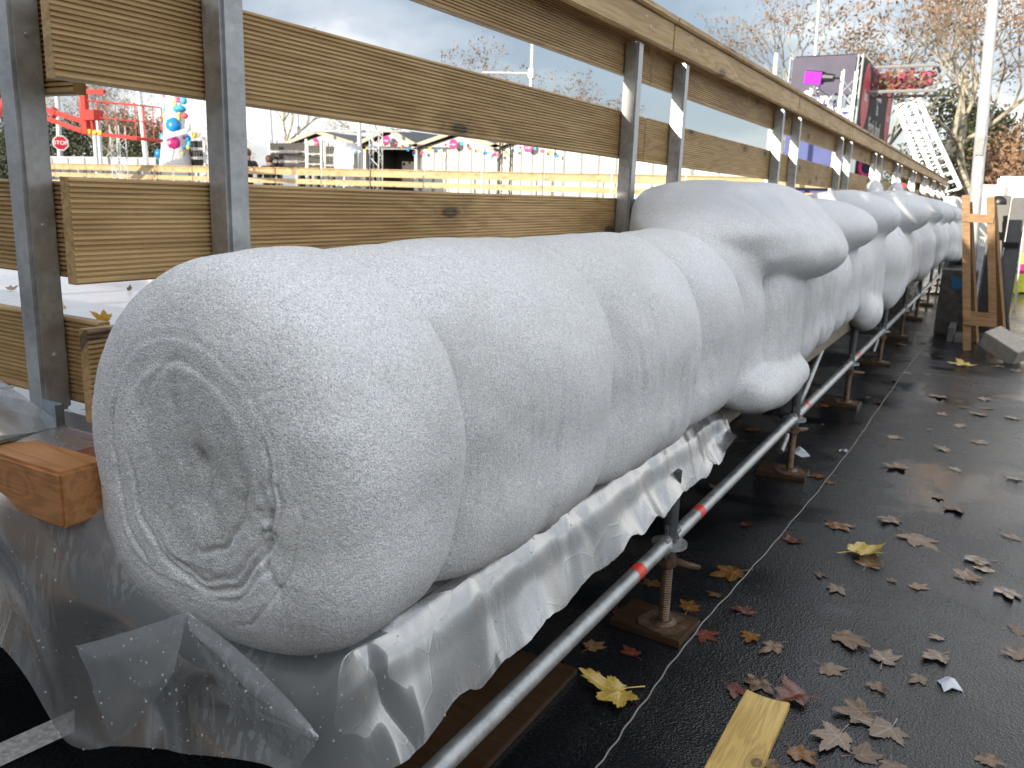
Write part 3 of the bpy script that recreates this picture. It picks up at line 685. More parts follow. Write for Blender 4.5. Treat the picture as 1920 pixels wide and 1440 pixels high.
# ------------------------------------------------------------------ platform and scaffold
def platform():
    root = empty('scaffold_platform', (-0.9, 1.0, 0.62))
    inv = Matrix.Translation(-root.location)
    def part(mb, n, m, **k):
        o = mb.build(n, m, root, **k); o.matrix_parent_inverse = inv; return o
    m = MB(); m.box((-1.93, 1.005, 0.672), (-0.905, 20.2, 0.703)); part(m, 'deck', M['deck'])
    y = 3.3; k = 0
    while y < 20:
        y1 = min(y + 2.05, 20.2)
        m = MB(); m.box((-0.903, y + 0.004, 0.60), (-0.872, y1, 0.690)); part(m, 'edge_board', M['edge_board'], bevel=0.003); y = y1; k += 1
    m = MB(); m.box((-0.98, 1.02, 0.585), (-0.93, 20.2, 0.67)); part(m, 'long_beam', M['dark_steel'])
    m = MB(); m.box((-1.90, 1.02, 0.585), (-1.85, 20.2, 0.67)); part(m, 'long_beam', M['dark_steel'])
    m = MB(); m.box((-2.2, 1.0, 0.60), (-0.91, 1.004, 0.70)); part(m, 'end_board', M['deck'])
    tag(root, 'low dark decked platform on scaffold legs carrying the frosted pipe', 'platform')
platform()

SCY = [0.62, 2.67, 4.75, 6.79, 8.86, 10.93, 13.0, 15.1, 17.2, 19.25]
def scaffold_leg():
    root = empty('scaffold_jack')
    m = MB(); m.tube([(0, 0, 0.285), (0, 0, 0.6)], 0.0242, 16); m.build('standard', M['dark_steel'], root, smooth=True)
    m = MB(); m.tube([(0, 0, 0.325), (0, 0, 0.338)], [0.062, 0.062], 20); m.build('rosette', M['tube'], root, smooth=True)
    m = MB(); z = 0.03; pts = []; rs = []
    while z < 0.29: pts += [(0, 0, z), (0, 0, z + 0.0045)]; rs += [0.0175, 0.0205]; z += 0.009
    m.tube(pts, rs, 14); m.build('spindle', M['rust'], root)
    m = MB(); m.prism([(0.036 * math.cos(a * math.pi / 3), 0.036 * math.sin(a * math.pi / 3)) for a in range(6)], 0.25, 0.284)
    m.tube([(-0.02, 0, 0.27), (0.07, 0.03, 0.262), (0.105, 0.045, 0.262)], [0.016, 0.012, 0.009], 8); m.tube([(0.0, 0, 0.27), (-0.06, -0.03, 0.27)], [0.014, 0.01], 8)
    m.build('wing_nut', M['rust'], root, bevel=0.003)
    m = MB(); c = 0.03
    m.prism([(-0.08, -0.08 + c), (-0.08 + c, -0.08), (0.08 - c, -0.08), (0.08, -0.08 + c), (0.08, 0.08 - c), (0.08 - c, 0.08), (-0.08 + c, 0.08), (-0.08, 0.08 - c)], 0.0265, 0.033)
    m.tube([(0, 0, 0.033), (0, 0, 0.042)], [0.05, 0.03], 14)
    b = m.build('foot_plate', M['rust'], root, bevel=0.0015)
    return root
def sole_board():
    m = MB(); m.box((-0.17, -0.10, 0.0), (0.10, 0.10, 0.026)); return m.build('sole_board', M['sole'], bevel=0.003)
leg0 = scaffold_leg(); sole0 = sole_board()
LG = 'screw jack legs along the front of the platform'
nth = ['nearest', 'second', 'third', 'fourth', 'fifth', 'sixth', 'seventh', 'eighth', 'ninth', 'farthest']
for k, y in enumerate(SCY):
    a = leg0 if k == 0 else copy_tree(leg0); a.location = (-0.852, y, 0); a.rotation_euler = (0, 0, R((20, -15, 35, 5, 60, -30, 10, 80, 0, 40)[k]))
    tag(a, ('scaffold leg under the plastic film at the platform corner, its jack ring just showing' if k == 0 else
            f'scaffold leg on a rusty screw jack under the frosted pipe, {nth[k]} in the row'), 'scaffold jack', LG)
    if k == 0: continue
    s = sole0 if k == 1 else copy_tree(sole0); s.location = (-0.852, y + 0.01, 0); s.rotation_euler = (0, 0, R((0, -4, 3, -2, 5, 0, -3, 2, 4, 0)[k]))
    tag(s, f'dark board under the foot of the {nth[k]} scaffold leg', 'sole board', 'sole boards under the scaffold feet')
for k, y in enumerate(SCY[1:9]):
    a = copy_tree(leg0); a.location = (-1.9, y - 0.05, 0); a.rotation_euler = (0, 0, k * 0.7)
    tag(a, 'scaffold leg in the dark back row beneath the platform', 'scaffold jack', 'back row of scaffold legs')
def ledger(y0, y1, tapes):
    root = empty('scaffold_tube', (-0.852, y0, 0.342))
    L = y1 - y0
    m = MB(); m.tube([(0, 0.035, 0), (0, L - 0.035, 0)], 0.0242, 20); m.build('tube', M['tube'], root, smooth=True)
    for e, sg in ((0.0, 1), (L, -1)):
        m = MB(); m.box((-0.019, min(e + sg * 0.024, e + sg * 0.075), -0.03), (0.019, max(e + sg * 0.024, e + sg * 0.075), 0.03)); m.box((-0.006, min(e + sg * 0.03, e + sg * 0.045), -0.06), (0.006, max(e + sg * 0.03, e + sg * 0.045), 0.075))
        m.build('wedge_head', M['tube'], root, bevel=0.006)
    for t in tapes:
        m = MB(); m.tube([(0, t, 0), (0, t + 0.055, 0)], 0.0249, 20, cap=False); m.build('red_tape', M['tape'], root, smooth=True)
    return root
for k in range(len(SCY) - 1):
    L = SCY[k + 1] - SCY[k]
    tp = [[L - 0.34], [0.29], [0.28], [0.3], [], [], [], [], []][k]
    o = ledger(SCY[k], SCY[k + 1], tp)
    tag(o, ['nearest galvanised scaffold tube, running out of the bottom edge and ringed with red tape', 'galvanised scaffold tube between the two nearest clear jack legs, red tape beside its near end',
            'galvanised scaffold tube with red tape, behind the second clear jack leg', 'galvanised scaffold tube with a red ring beside the third clear jack leg'][k] if k < 4 else
        f'plain galvanised scaffold tube in the far half of the row, starting at the {nth[k]} leg', 'scaffold tube', 'scaffold tubes along the platform front')
m = MB(); m.tube([(-3.2, 0.70, 0.36), (-0.9, 0.64, 0.36)], 0.0242, 18); o = m.build('scaffold_tube', M['tube'], smooth=True)
tag(o, 'galvanised scaffold tube crossing behind the plastic film at the bottom left corner', 'scaffold tube')
for k, (ya, yb) in enumerate(((4.85, 5.9), (8.95, 10.0), (13.1, 14.2))):
    m = MB(); m.tube([(-0.93, ya, 0.10), (-0.93, yb, 0.58)], 0.02, 12); o = m.build('diagonal_brace', M['tube'], smooth=True)
    tag(o, ['thin diagonal brace rising behind the second clear scaffold leg', 'thin diagonal brace in the middle of the scaffold row', 'thin diagonal brace near the far end of the scaffold row'][k], 'brace', 'scaffold braces')

# ------------------------------------------------------------------ plastic film
def catmull(p, t):
    n = len(p) - 1; k = min(int(t), n - 1); f = t - k
    a, b, c, d = p[max(k - 1, 0)], p[k], p[k + 1], p[min(k + 2, n)]
    return 0.5 * ((2 * b) + (-a + c) * f + (2 * a - 5 * b + 4 * c - d) * f * f + (-a + 3 * b - 3 * c + d) * f ** 3)
def patch(rows, nu, nv, wr):
    rows = [[np.array(p, float) for p in r] for r in rows]; out = []
    for i in range(nu + 1):
        t = (len(rows[0]) - 1) * i / nu
        col = [catmull(r, t) for r in rows]
        for j in range(nv + 1): out.append(catmull(col, (len(col) - 1) * j / nv))
    P = np.array(out); 
    Q = P.reshape(nu + 1, nv + 1, 3); du = np.gradient(Q, axis=0); dv = np.gradient(Q, axis=1)
    N = np.cross(du, dv).reshape(-1, 3); N /= np.linalg.norm(N, axis=1)[:, None] + 1e-9
    P = P + N * wr(P, np.repeat(np.arange(nu + 1) / nu, nv + 1), np.tile(np.arange(nv + 1) / nv, nu + 1))[:, None]
    F = [(i * (nv + 1) + j, (i + 1) * (nv + 1) + j, (i + 1) * (nv + 1) + j + 1, i * (nv + 1) + j + 1) for i in range(nu) for j in range(nv)]
    return P, np.array(F), N
film = empty('plastic_film', (-0.9, 0.95, 0.7)); finv = Matrix.Translation(-film.location)
tag(film, 'wet clear plastic film draped over the platform edge under the ice roll', 'plastic film')
top = [at(-150, 722, .86), at(0, 836, .87), at(110, 918, .875), at(240, 1016, .91), at(350, 1108, .94), at(500, 1192, .965), at(632, 1240, .99)]
bot = [at(-190, 1080, .80), at(10, 1215, .80), at(120, 1392, .82), at(225, 1398, .85), at(350, 1412, .86), at(490, 1432, .88), at(595, 1475, .92)]
inn = [p + Vector((0.01, 0.13, 0.012 if k < 4 else -0.004)) for k, p in enumerate(top)]
mid = [(a * 0.66 + b * 0.34) + Vector((0, -0.035, 0.012)) for a, b in zip(top, bot)]
mid2 = [(a * 0.32 + b * 0.68) + Vector((0, -0.012 + 0.02 * (k % 2), 0)) for k, (a, b) in enumerate(zip(top, bot))]
sy = [1.10, 1.3, 1.6, 2.0, 2.4, 2.8, 3.15, 3.36]
top += [Vector((-0.925, y, 0.711)) for y in sy]; inn += [Vector((-1.03, y, 0.709)) for y in sy]
mid += [Vector((-0.876 + 0.004 * (k % 2), y, 0.665)) for k, y in enumerate(sy)]
mid2 += [Vector((-0.850 + 0.006 * (k % 2), y, 0.595)) for k, y in enumerate(sy)]
bot += [Vector((-0.815 + 0.012 * ((k + 1) % 2), y - 0.03, (0.500, 0.505, 0.515, 0.52, 0.525, 0.53, 0.54, 0.575)[k])) for k, y in enumerate(sy)]
def ridged(x): return 1 - 2 * np.abs(x)
def wr_film(P, s, t):
    side = smooth(0.44, 0.5, s)
    a = ridged(vnoise(P * np.array([9, 9, 4.5]) + 3)) * 0.006 + vnoise(P * np.array([13, 13, 5]) + 9) * 0.004
    b = ridged(vnoise(np.stack([P[:, 0] * 0 + 2, P[:, 1] * 9 + P[:, 2] * 3, P[:, 2] * 2], 1))) * 0.006 + vnoise(np.stack([P[:, 0] * 0 + 5, P[:, 1] * 24 - P[:, 2] * 7, P[:, 2] * 5], 1)) * 0.004
    b = b * (0.7 + 1.6 * smooth(0.85, 1.0, s))
    return (a * (1 - side) + b * side) * smooth(0.08, 0.4, t)
P1, F1, N1 = patch([inn, top, mid, mid2, bot], 300, 56, wr_film)
tt_ = np.tile(np.arange(57) / 56, 301); ragged = tt_ ** 6 * smooth(0.46, 0.52, np.repeat(np.arange(301) / 300, 57))
P1[:, 2] += ragged * (vnoise(np.stack([P1[:, 1] * 11, 0 * P1[:, 1], 0 * P1[:, 1]], 1)) * 0.02 + vnoise(np.stack([P1[:, 1] * 45, 0 * P1[:, 1] + 4, 0 * P1[:, 1]], 1)) * 0.003)
o = raw('drape', P1, F1, M['film'], film); o.matrix_parent_inverse = finv
# the turned-up flap and the fold beside it
fl = [[at(350, 1148, .86), at(260, 1178, .835), at(146, 1212, .815)],
      [at(338, 1215, .84), at(255, 1235, .81), at(160, 1250, .80)],
      [at(318, 1275, .82), at(245, 1320, .80), at(190, 1330, .80)],
      [at(250, 1360, .83), at(232, 1378, .82), at(214, 1392, .82)]]
def wr_s(P, s, t): return ridged(vnoise(P * 14 + 5)) * 0.004 + vnoise(P * 40) * 0.001
P3, F3, N3 = patch(fl, 36, 36, wr_s)
o = raw('folded_flap', P3, F3, M['film'], film); o.matrix_parent_inverse = finv
fl2 = [[at(350, 1148, .86), at(430, 1205, .87), at(520, 1290, .885), at(600, 1378, .90)],
       [at(356, 1178, .845), at(424, 1255, .85), at(500, 1335, .865), at(592, 1392, .89)],
       [at(372, 1215, .85), at(415, 1300, .86), at(470, 1370, .875), at(560, 1440, .90)]]
P4, F4, N4 = patch(fl2, 40, 24, wr_s)
o = raw('folded_flap', P4, F4, M['film'], film); o.matrix_parent_inverse = finv
def droplets():
    rnd = random.Random(4); m = MB()
    for P, N, cnt in ((P1, N1, 520), (P3, N3, 45), (P4, N4, 70)):
        for _ in range(cnt):
            k = rnd.randrange(len(P)); n = Vector(N[k]); p = Vector(P[k])
            if n.dot(Vector((0, 0, CAM_H)) - p) < 0: n = -n
            r = 0.0009 + 0.0017 * rnd.random() ** 3
            m.ball(p + n * r * 0.2, r, 6, 0, (1, 1, 1.25 + 0.7 * (rnd.random() < 0.2)))
    w, N_, L_, b_w = mat('water'); N_.remove(b_w); ou = [x for x in N_ if x.type == 'OUTPUT_MATERIAL'][0]
    t_ = node(N_, 'ShaderNodeBsdfTransparent'); g_ = node(N_, 'ShaderNodeBsdfPrincipled', i_Roughness=0.06); g_.inputs['Base Color'].default_value = (0.85, 0.88, 0.9, 1); lw = node(N_, 'ShaderNodeMath', operation='ADD', i_0=0.25, i_1=0.2); mx_ = node(N_, 'ShaderNodeMixShader')
    L_.new(lw.outputs[0], mx_.inputs[0]); L_.new(t_.outputs[0], mx_.inputs[1]); L_.new(g_.outputs[0], mx_.inputs[2]); L_.new(mx_.outputs[0], ou.inputs[0])
    o = m.build('water_drops', w, film, smooth=True); o.matrix_parent_inverse = finv; o['kind'] = 'stuff'
droplets()

# ------------------------------------------------------------------ on the asphalt
pts = [atz(u, v, 0.006) for u, v in ((1085, 1490), (1185, 1347), (1310, 1178), (1452, 1017), (1590, 848), (1700, 692), (1790, 580))]
fine = []
for i in range(180):
    t = (len(pts) - 1) * i / 179; q = catmull([np.array(p) for p in pts], t)
    fine.append(Vector((q[0] + 0.002 * math.sin(i * 0.9) + 0.0015 * math.sin(i * 0.37), q[1], 0.006)))
m = MB(); m.tube(fine, 0.0027, 8); st = m.build('string', M['string'], smooth=True)
tag(st, 'long pale string lying along the asphalt beside the scaffold feet', 'string')
m = MB(); c = atz(1585, 849, 0.0)
m.ball(c + Vector((0, 0, 0.013)), 0.012, 8); m.tube([c + Vector((0, 0, 0.015)), c + Vector((-0.03, 0.01, 0.012)), c + Vector((-0.035, -0.01, 0.005))], 0.005, 6)
o = m.build('knot', M['paper'], st, smooth=True)
# offcut plank
a, b_ = atz(1400, 1291, 0.03), atz(1476, 1325, 0.03)
w = (b_ - a).length
m = MB(); L = 1.3
vs = []; n = 10
outl = [(0.0 - 0.012 * math.sin(math.pi * k / n), w * k / n) for k in range(n + 1)] + [(-L, w), (-L, 0)]
m.prism([(x, -y) for x, y in outl][::-1], 0.001, 0.03)
o = m.build('plank_offcut', M['offcut'], bevel=0.003)
d = (b_ - a).normalized(); ang = math.atan2(-d.x, d.y) ; o.location = (a.x, a.y, 0); e_ = atz(1372, 1440, 0.03) - (a + b_) / 2; o.rotation_euler = (0, 0, math.atan2(-e_.y, -e_.x))
tag(o, 'wet yellow plank offcut with a knot lying on the asphalt at the bottom edge', 'plank')
m = MB(); q = [atz(600, 1480, 0), atz(1135, 1205, 0)]
m.prism([(-1.32, 1.25), (-0.99, 1.25), (-0.985, 2.24), (-1.33, 2.24)], 0.0, 0.022); o = m.build('sole_plank', M['sole'], bevel=0.002)
tag(o, 'long dark brown board lying on the asphalt beneath the platform corner', 'board')
def scrap(name, poly, label, cat='paper'):
    m = MB(); c = sum((atz(u, v, 0) for u, v in poly), Vector()) / len(poly); vs = [atz(u, v, 0.004) for u, v in poly]
    vs = [c + Vector((0, 0, 0.022))] + [p + Vector((0, 0, 0.006 * (k % 2))) for k, p in enumerate(vs)]
    vs += [p - Vector((0, 0, 0.0025)) for p in vs]; n = len(poly); h = n + 1
    fs = [(0, 1 + k, 1 + (k + 1) % n) for k in range(n)] + [(h, h + 1 + (k + 1) % n, h + 1 + k) for k in range(n)] + [(1 + k, h + 1 + k, h + 1 + (k + 1) % n, 1 + (k + 1) % n) for k in range(n)]
    m.add(vs, fs); o = m.build(name, M['paper']); tag(o, label, cat)
scrap('paper_scrap', [(1488, 846), (1499, 838), (1510, 845), (1519, 857), (1503, 857), (1490, 852)], 'crumpled white paper beside the rusty foot of the second clear scaffold leg')
scrap('paper_scrap', [(1757, 1276), (1775, 1271), (1790, 1272), (1795, 1283), (1806, 1296), (1785, 1292), (1770, 1297), (1764, 1286)], 'torn bluish white paper scrap on the asphalt at the lower right')

def leaf_mesh(seed):
    rnd = random.Random(seed)
    lobes = [(90, 1.0), (38, 0.88), (142, 0.9), (-12, 0.62), (192, 0.6), (-55, 0.3), (235, 0.3)]
    lobes = [(a + rnd.uniform(-9, 9), r * rnd.uniform(0.68, 1.12)) for a, r in lobes]
    n = 96; prof = []
    for k in range(n):
        th = 360 * k / n; r = 0.34
        for a, R_ in lobes:
            dd = abs((th - a + 180) % 360 - 180)
            w = 36 if R_ > 0.5 else 28
            if dd < w: r = max(r, 0.34 + (R_ - 0.34) * (1 - dd / w) ** 0.95 * (1 + 0.10 * math.sin(dd * 0.9)))
        r *= 1 + 0.06 * math.sin(k * 2.4 + seed) + 0.07 * math.sin(k * 0.37 + seed * 2) + rnd.uniform(-0.04, 0.04)
        if 255 < th < 285: r *= 0.6
        prof.append((math.radians(th), r))
    rings = [0.0, 0.18, 0.36, 0.54, 0.7, 0.85, 1.0]
    vs = [(0, 0, 0)]; vein = [1.0]; cx, cy = rnd.uniform(-0.4, 0.4), rnd.uniform(-0.4, 0.4); amp = rnd.uniform(0.1, 0.35); tw = rnd.uniform(0, 6.28); curl = rnd.uniform(0.0, 0.5)
    for q in rings[1:]:
        for th, r in prof:
            x, y = q * r * math.cos(th), q * r * math.sin(th)
            z = amp * 0.22 * math.sin(3 * x + tw) * math.cos(2.6 * y + tw * 1.7) + curl * 0.22 * (q * r) ** 2 + 0.03 * math.sin(9 * x + tw) * math.sin(8 * y)
            vs.append((x, y, z))
            best = min(abs((math.degrees(th) - a + 180) % 360 - 180) * math.pi / 180 * q * r for a, R_ in lobes if R_ > 0.5)
            vein.append(max(0, 1 - best / 0.028) * 0.8)
    fs = [(0, 1 + k, 1 + (k + 1) % n) for k in range(n)]
    for q in range(len(rings) - 2):
        for k in range(n): fs.append((1 + q * n + k, 1 + (q + 1) * n + k, 1 + (q + 1) * n + (k + 1) % n, 1 + q * n + (k + 1) % n))
    z0 = min(v[2] for v in vs); vs = [(x, y, z - z0) for x, y, z in vs]
    m = MB(); m.add(vs, fs); base = len(vs)
    m.tube([(0, -0.0, -z0 + 0.005), (0.02, -0.3, -z0 * 0.5 + 0.015), (0.06 * rnd.uniform(-2, 2), -0.75, 0.02)], [0.012, 0.011, 0.018], 6)
    vein += [0.9] * (len(m.v) - base)
    return m, vein
LEAF = {}
def leaf(kind, seed):
    if (kind, seed) not in LEAF:
        m, vein = leaf_mesh(seed); o = m.build('fallen_leaf', M['leaf_' + kind], smooth=True); fattr(o, 'vein', vein); LEAF[(kind, seed)] = [o, False]
    e = LEAF[(kind, seed)]
    if not e[1]: e[1] = True; return e[0]
    c = e[0].copy(); C.objects.link(c); return c
rl = random.Random(12)
# (u, v, width in photo pixels, kind)
GL = [(1376,1075,85,'orange'),(1163,1150,50,'red'),(1218,1095,62,'orange'),(1290,1141,75,'orange'),(1109,1215,60,'brown'),(1186,1227,60,'red'),(1344,1116,38,'brown'),(1394,1147,60,'red'),(1318,1190,50,'red'),
  (1408,1193,62,'orange'),(1453,1211,64,'brown'),(1535,1077,34,'brown'),(1571,1104,60,'brown'),(1627,1060,74,'brown'),(1716,1102,46,'brown'),(1671,1091,30,'brown'),(1816,1086,62,'pale'),(1884,1109,62,'pale'),(1850,1070,50,'pale'),
  (1580,1195,88,'brown'),(1553,1254,72,'brown'),(1657,1238,78,'pale'),(1761,1231,66,'pale'),(1761,1197,30,'pale'),(1906,1183,50,'brown'),(1912,1233,46,'brown'),(1641,1287,52,'brown'),(1725,1272,48,'brown'),
  (1376,1292,62,'red'),(1425,1281,70,'brown'),(1616,1338,96,'brown'),(1668,1368,100,'pale'),(1571,1383,100,'pale'),(1614,1418,70,'brown'),(1494,1412,72,'orange'),(1450,1438,60,'brown'),(1675,1437,64,'brown'),(1850,1424,66,'brown'),
  (1684,646,26,'orange'),(1781,615,32,'orange'),(1764,669,14,'pale'),(1871,688,34,'pale'),(1911,697,26,'pale'),(1702,700,18,'pale'),(1742,704,22,'brown'),(1676,714,22,'orange'),(1672,729,24,'brown'),(1759,744,38,'pale'),(1841,748,34,'pale'),
  (1804,764,22,'brown'),(1852,767,34,'pale'),(1766,778,34,'pale'),(1834,778,40,'brown'),(1903,785,34,'pale'),(1796,799,40,'pale'),(1740,806,16,'brown'),(1671,820,42,'pale'),(1774,845,40,'brown'),(1836,829,44,'brown'),(1684,876,56,'brown'),
  (1790,880,28,'pale'),(1537,893,44,'orange'),(1558,906,24,'orange'),(1567,985,68,'orange'),(1490,1017,50,'red'),(1676,976,60,'brown'),(1717,1010,88,'brown'),(1792,955,54,'brown'),(1757,933,30,'brown'),(1837,1052,70,'pale'),(1811,1086,60,'brown'),
  (1543,797,12,'pale'),(1414,807,50,'orange'),(1627,746,14,'brown'),(1650,756,28,'orange'),(1545,762,32,'orange'),(1520,728,40,'orange'),(1600,675,26,'brown'),(1468,842,40,'red'),(1905,898,34,'brown'),(1897,1010,40,'brown'),
  (1395,985,34,'red'),(1250,1040,44,'red'),(1255,1000,34,'orange'),(1340,915,30,'brown'),(1640,650,22,'brown')]
for k, (u, v, w, kind) in enumerate(GL):
    p = atz(u, v, 0.0); d = (p - cam.location).length; o = leaf(kind, (k * 7) % 17)
    s = w * d / _f / 1.75 * 1.08
    o.location = (p.x, p.y, 0.003); o.scale = (s * rl.uniform(0.72, 1.08), s * rl.uniform(0.72, 1.08), s * rl.uniform(0.15, 0.75)); o.rotation_euler = (rl.uniform(-.08, .08), rl.uniform(-.08, .08), rl.uniform(0, 6.28))
    under = p.x < -0.70 or u < 1400
    col = dict(brown='brown', red='dark reddish', orange='rusty orange', pale='faded tan')[kind]
    if under: tag(o, f'{col} plane leaf lying in the dark between the string and the platform', 'leaf', f'{col} leaves on the platform side of the string')
    elif v < 900: tag(o, f'small {col} plane leaf on the wet asphalt, farther off than the second scaffold foot', 'leaf', f'{col} leaves far along the asphalt')
    else: tag(o, f'{col} plane leaf stuck to the wet asphalt in the lower right', 'leaf', f'{col} leaves on the near asphalt')
for u, v, w, kind, seed, lab in ((1159, 1306, 116, 'yellow', 2, 'large yellow green plane leaf on black asphalt left of the string'), (1608, 1040, 72, 'yellow', 4, 'curled yellow leaf lying over a brown one beyond the string'),
                       (1807, 687, 40, 'yellow', 5, 'small yellow green leaf alone on the far asphalt'), (1494, 1310, 82, 'red', 6, 'bright red brown leaf tucked against the end of the yellow plank')):
    p = atz(u, v, 0.0); d = (p - cam.location).length; o = leaf(kind, seed + 20); s = w * d / _f / 1.75 * 1.15
    o.location = (p.x, p.y, 0.012); o.scale = (s, s, s * 1.2); o.rotation_euler = (R(4), R(-6), R(seed * 77)); tag(o, lab, 'leaf')
# leaves on the rink
for u, v, w, kind, lab, rx in ((117, 574, 66, 'gold', 'large golden leaf standing on the rink ice behind the lowest plank', 62), (195, 603, 42, 'gold', 'small golden leaf on the rink ice beside the ice roll', 55), (243, 545, 18, 'brown', 'tiny brown leaf standing far out on the rink ice', 60),
                           (125, 775, 40, 'orange', 'orange brown leaf on the ice under the lowest plank by the post', 30), (165, 775, 30, 'brown', 'dark leaf scrap on the ice below the lowest plank', 20), (20, 545, 24, 'brown', 'dark leaf on the rink ice left of the corner post', 20), (10, 735, 30, 'brown', 'dark twiggy leaf on the ice at the left edge', 10)):
    p = atz(u, v, 0.978); d = (p - cam.location).length; o = leaf(kind, int(u) % 7 + 40); s = w * d / _f / 1.75
    o.location = (p.x, p.y, 0.985); o.scale = (s, s, s); o.rotation_euler = (R(rx), 0, R(30 + u)); tag(o, lab, 'leaf')

# ------------------------------------------------------------------ unseen building added behind the photographer to throw the shade
def shade_house():
    root = empty('shade_building', (4, -9, 0)); inv = Matrix.Translation(-root.location)
    wl = plain('shade_building_wall', (0.34, 0.33, 0.31), 0.8, 0, 0.1, 3); rf = plain('shade_building_roof', (0.09, 0.09, 0.1), 0.7)
    m = MB(); m.box((-3.30, -16, 0), (12, -6, 4.4)); o = m.build('wall', wl, root); o.matrix_parent_inverse = inv
    m = MB(); m.add([(-3.31, -16.3, 4.4), (-3.31, -5.9, 4.4), (12.3, -5.9, 4.4), (12.3, -16.3, 4.4), (-3.31, -11, 6.2), (12.3, -11, 6.2)], [(1, 2, 5, 4), (3, 0, 4, 5), (0, 1, 4), (2, 3, 5), (0, 3, 2, 1)]); o = m.build('roof', rf, root); o.matrix_parent_inverse = inv
    for k in range(4):
        m = MB(); x = -1.6 + 3.6 * k; m.box((x, -5.999, 0.02), (x + 1.4, -5.95, 2.3)); o = m.build('door', rf, root); o.matrix_parent_inverse = inv
    tag(root, 'unseen grey building added behind the photographer to shade the near end of the rink', 'building')
shade_house()

def corner_shade_block():  # unseen box added to keep the sun off the corner panel
    root = empty('corner_shade_block', (-2.6, -1.4, 0)); inv = Matrix.Translation(-root.location)
    wl = plain('shade_block_wall', (0.3, 0.22, 0.14), 0.7); rf = plain('shade_block_roof', (0.1, 0.1, 0.11), 0.7)
    for n, a, b, m in (('wall', (-3.3, -1.9, 0), (-2.0, -1.02, 2.3), wl), ('roof', (-3.4, -2.0, 2.301), (-1.98, -0.95, 2.42), rf), ('hatch', (-3.0, -1.018, 1.05), (-2.3, -0.99, 1.8), rf), ('shelf', (-3.05, -0.99, 1.0), (-2.25, -0.8, 1.04), wl)):
        m_ = MB(); m_.box(a, b); o = m_.build(n, m, root, bevel=0.01); o.matrix_parent_inverse = inv
    tag(root, 'small unseen booth behind the photographer by the rink corner', 'blocker')
corner_shade_block()
# ------------------------------------------------------------------ background
M['white'] = plain('white_boards', (0.78, 0.77, 0.73), 0.6, 0, 0.06, 6)
M['whitemetal'] = plain('white_metal', (0.62, 0.65, 0.66), 0.4, 0.3, 0.12, 10)
M['dark_roof'] = plain('slate_roof', (0.07, 0.08, 0.095), 0.55, 0, 0.2, 6)
M['dark_inside'] = plain('dark_counter', (0.10, 0.095, 0.085), 0.7)
M['batten'] = plain('grey_batten', (0.30, 0.31, 0.31), 0.5)
M['black'] = plain('black_plastic', (0.015, 0.015, 0.017), 0.35, 0, 0.3)
M['red_lift'] = plain('red_lift_paint', (0.5, 0.05, 0.035), 0.35, 0, 0.12)
M['yellow'] = plain('yellow_paint', (0.75, 0.5, 0.04), 0.45)
M['blue'] = plain('blue_gloss', (0.01, 0.25, 0.62), 0.3); M['cyan'] = plain('cyan_gloss', (0.05, 0.45, 0.68), 0.3)
M['pink'] = plain('pink_gloss', (0.72, 0.03, 0.22), 0.35); M['rose'] = plain('rose_red', (0.68, 0.09, 0.12), 0.4); M['lime'] = plain('lime_yellow', (0.62, 0.6, 0.12), 0.4)
M['white_gloss'] = plain('white_gloss', (0.78, 0.78, 0.78), 0.35); M['navy'] = plain('navy_cloth', (0.035, 0.04, 0.07), 0.8)
M['banner'] = plain('violet_grey_banner', (0.115, 0.105, 0.15), 0.75, 0, 0.1, 2); M['banner_dark'] = plain('charcoal_banner', (0.065, 0.065, 0.075), 0.75, 0, 0.1, 2); M['banner_blue'] = plain('blue_banner', (0.10, 0.12, 0.30), 0.75, 0, 0.1, 2)
M['tarp'] = plain('pale_tarp', (0.55, 0.57, 0.6), 0.4, 0, 0.2, 4, 0.4)
M['frame_wood'] = wood_mat('frame_stand_wood', ((0.1, 0.05, 0.02), (0.33, 0.19, 0.09), (0.45, 0.28, 0.14)), knots=False)
M['far_plank'] = M['plank']
M['grey_case'] = plain('grey_case', (0.13, 0.13, 0.135), 0.5); M['green_tape'] = plain('green_band', (0.03, 0.4, 0.3), 0.4)
M['neon'] = plain('neon_yellow', (0.75, 0.8, 0.04), 0.4)
M['skin'] = plain('skin', (0.5, 0.3, 0.22), 0.5); M['hair'] = plain('brown_hair', (0.12, 0.06, 0.03), 0.6); M['jacket'] = plain('dark_jacket', (0.02, 0.022, 0.03), 0.7); M['trousers'] = plain('dark_trousers', (0.03, 0.03, 0.04), 0.8)
def bark(name, a, b_):
    m, N, L, b = mat(name); tc = node(N, 'ShaderNodeTexCoord'); n = node(N, 'ShaderNodeTexNoise', i_Scale=5, i_Detail=6); L.new(tc.outputs['Object'], n.inputs['Vector'])
    r = ramp(N, [(0.4, a), (0.55, b_)], 'EASE'); L.new(n.outputs[0], r.inputs[0]); L.new(r.outputs[0], b.inputs['Base Color']); b.inputs['Roughness'].default_value = 0.8; return m
M['bark'] = bark('plane_bark', (0.2, 0.17, 0.12), (0.48, 0.44, 0.34)); M['twig'] = plain('twig', (0.22, 0.17, 0.12), 0.8, 0, 0.3, 3)
M['dead_leaf'] = plain('hanging_leaf', (0.25, 0.16, 0.095), 0.6, 0, 0.5, 1.5); M['ever'] = plain('evergreen_leaf', (0.055, 0.065, 0.03), 0.6, 0, 0.6, 1.1); M['ever2'] = plain('olive_leaf', (0.09, 0.10, 0.045), 0.6, 0, 0.5, 1.1)
M['bush'] = plain('rusty_bush_leaf', (0.36, 0.22, 0.13), 0.7, 0, 0.4, 1.5)

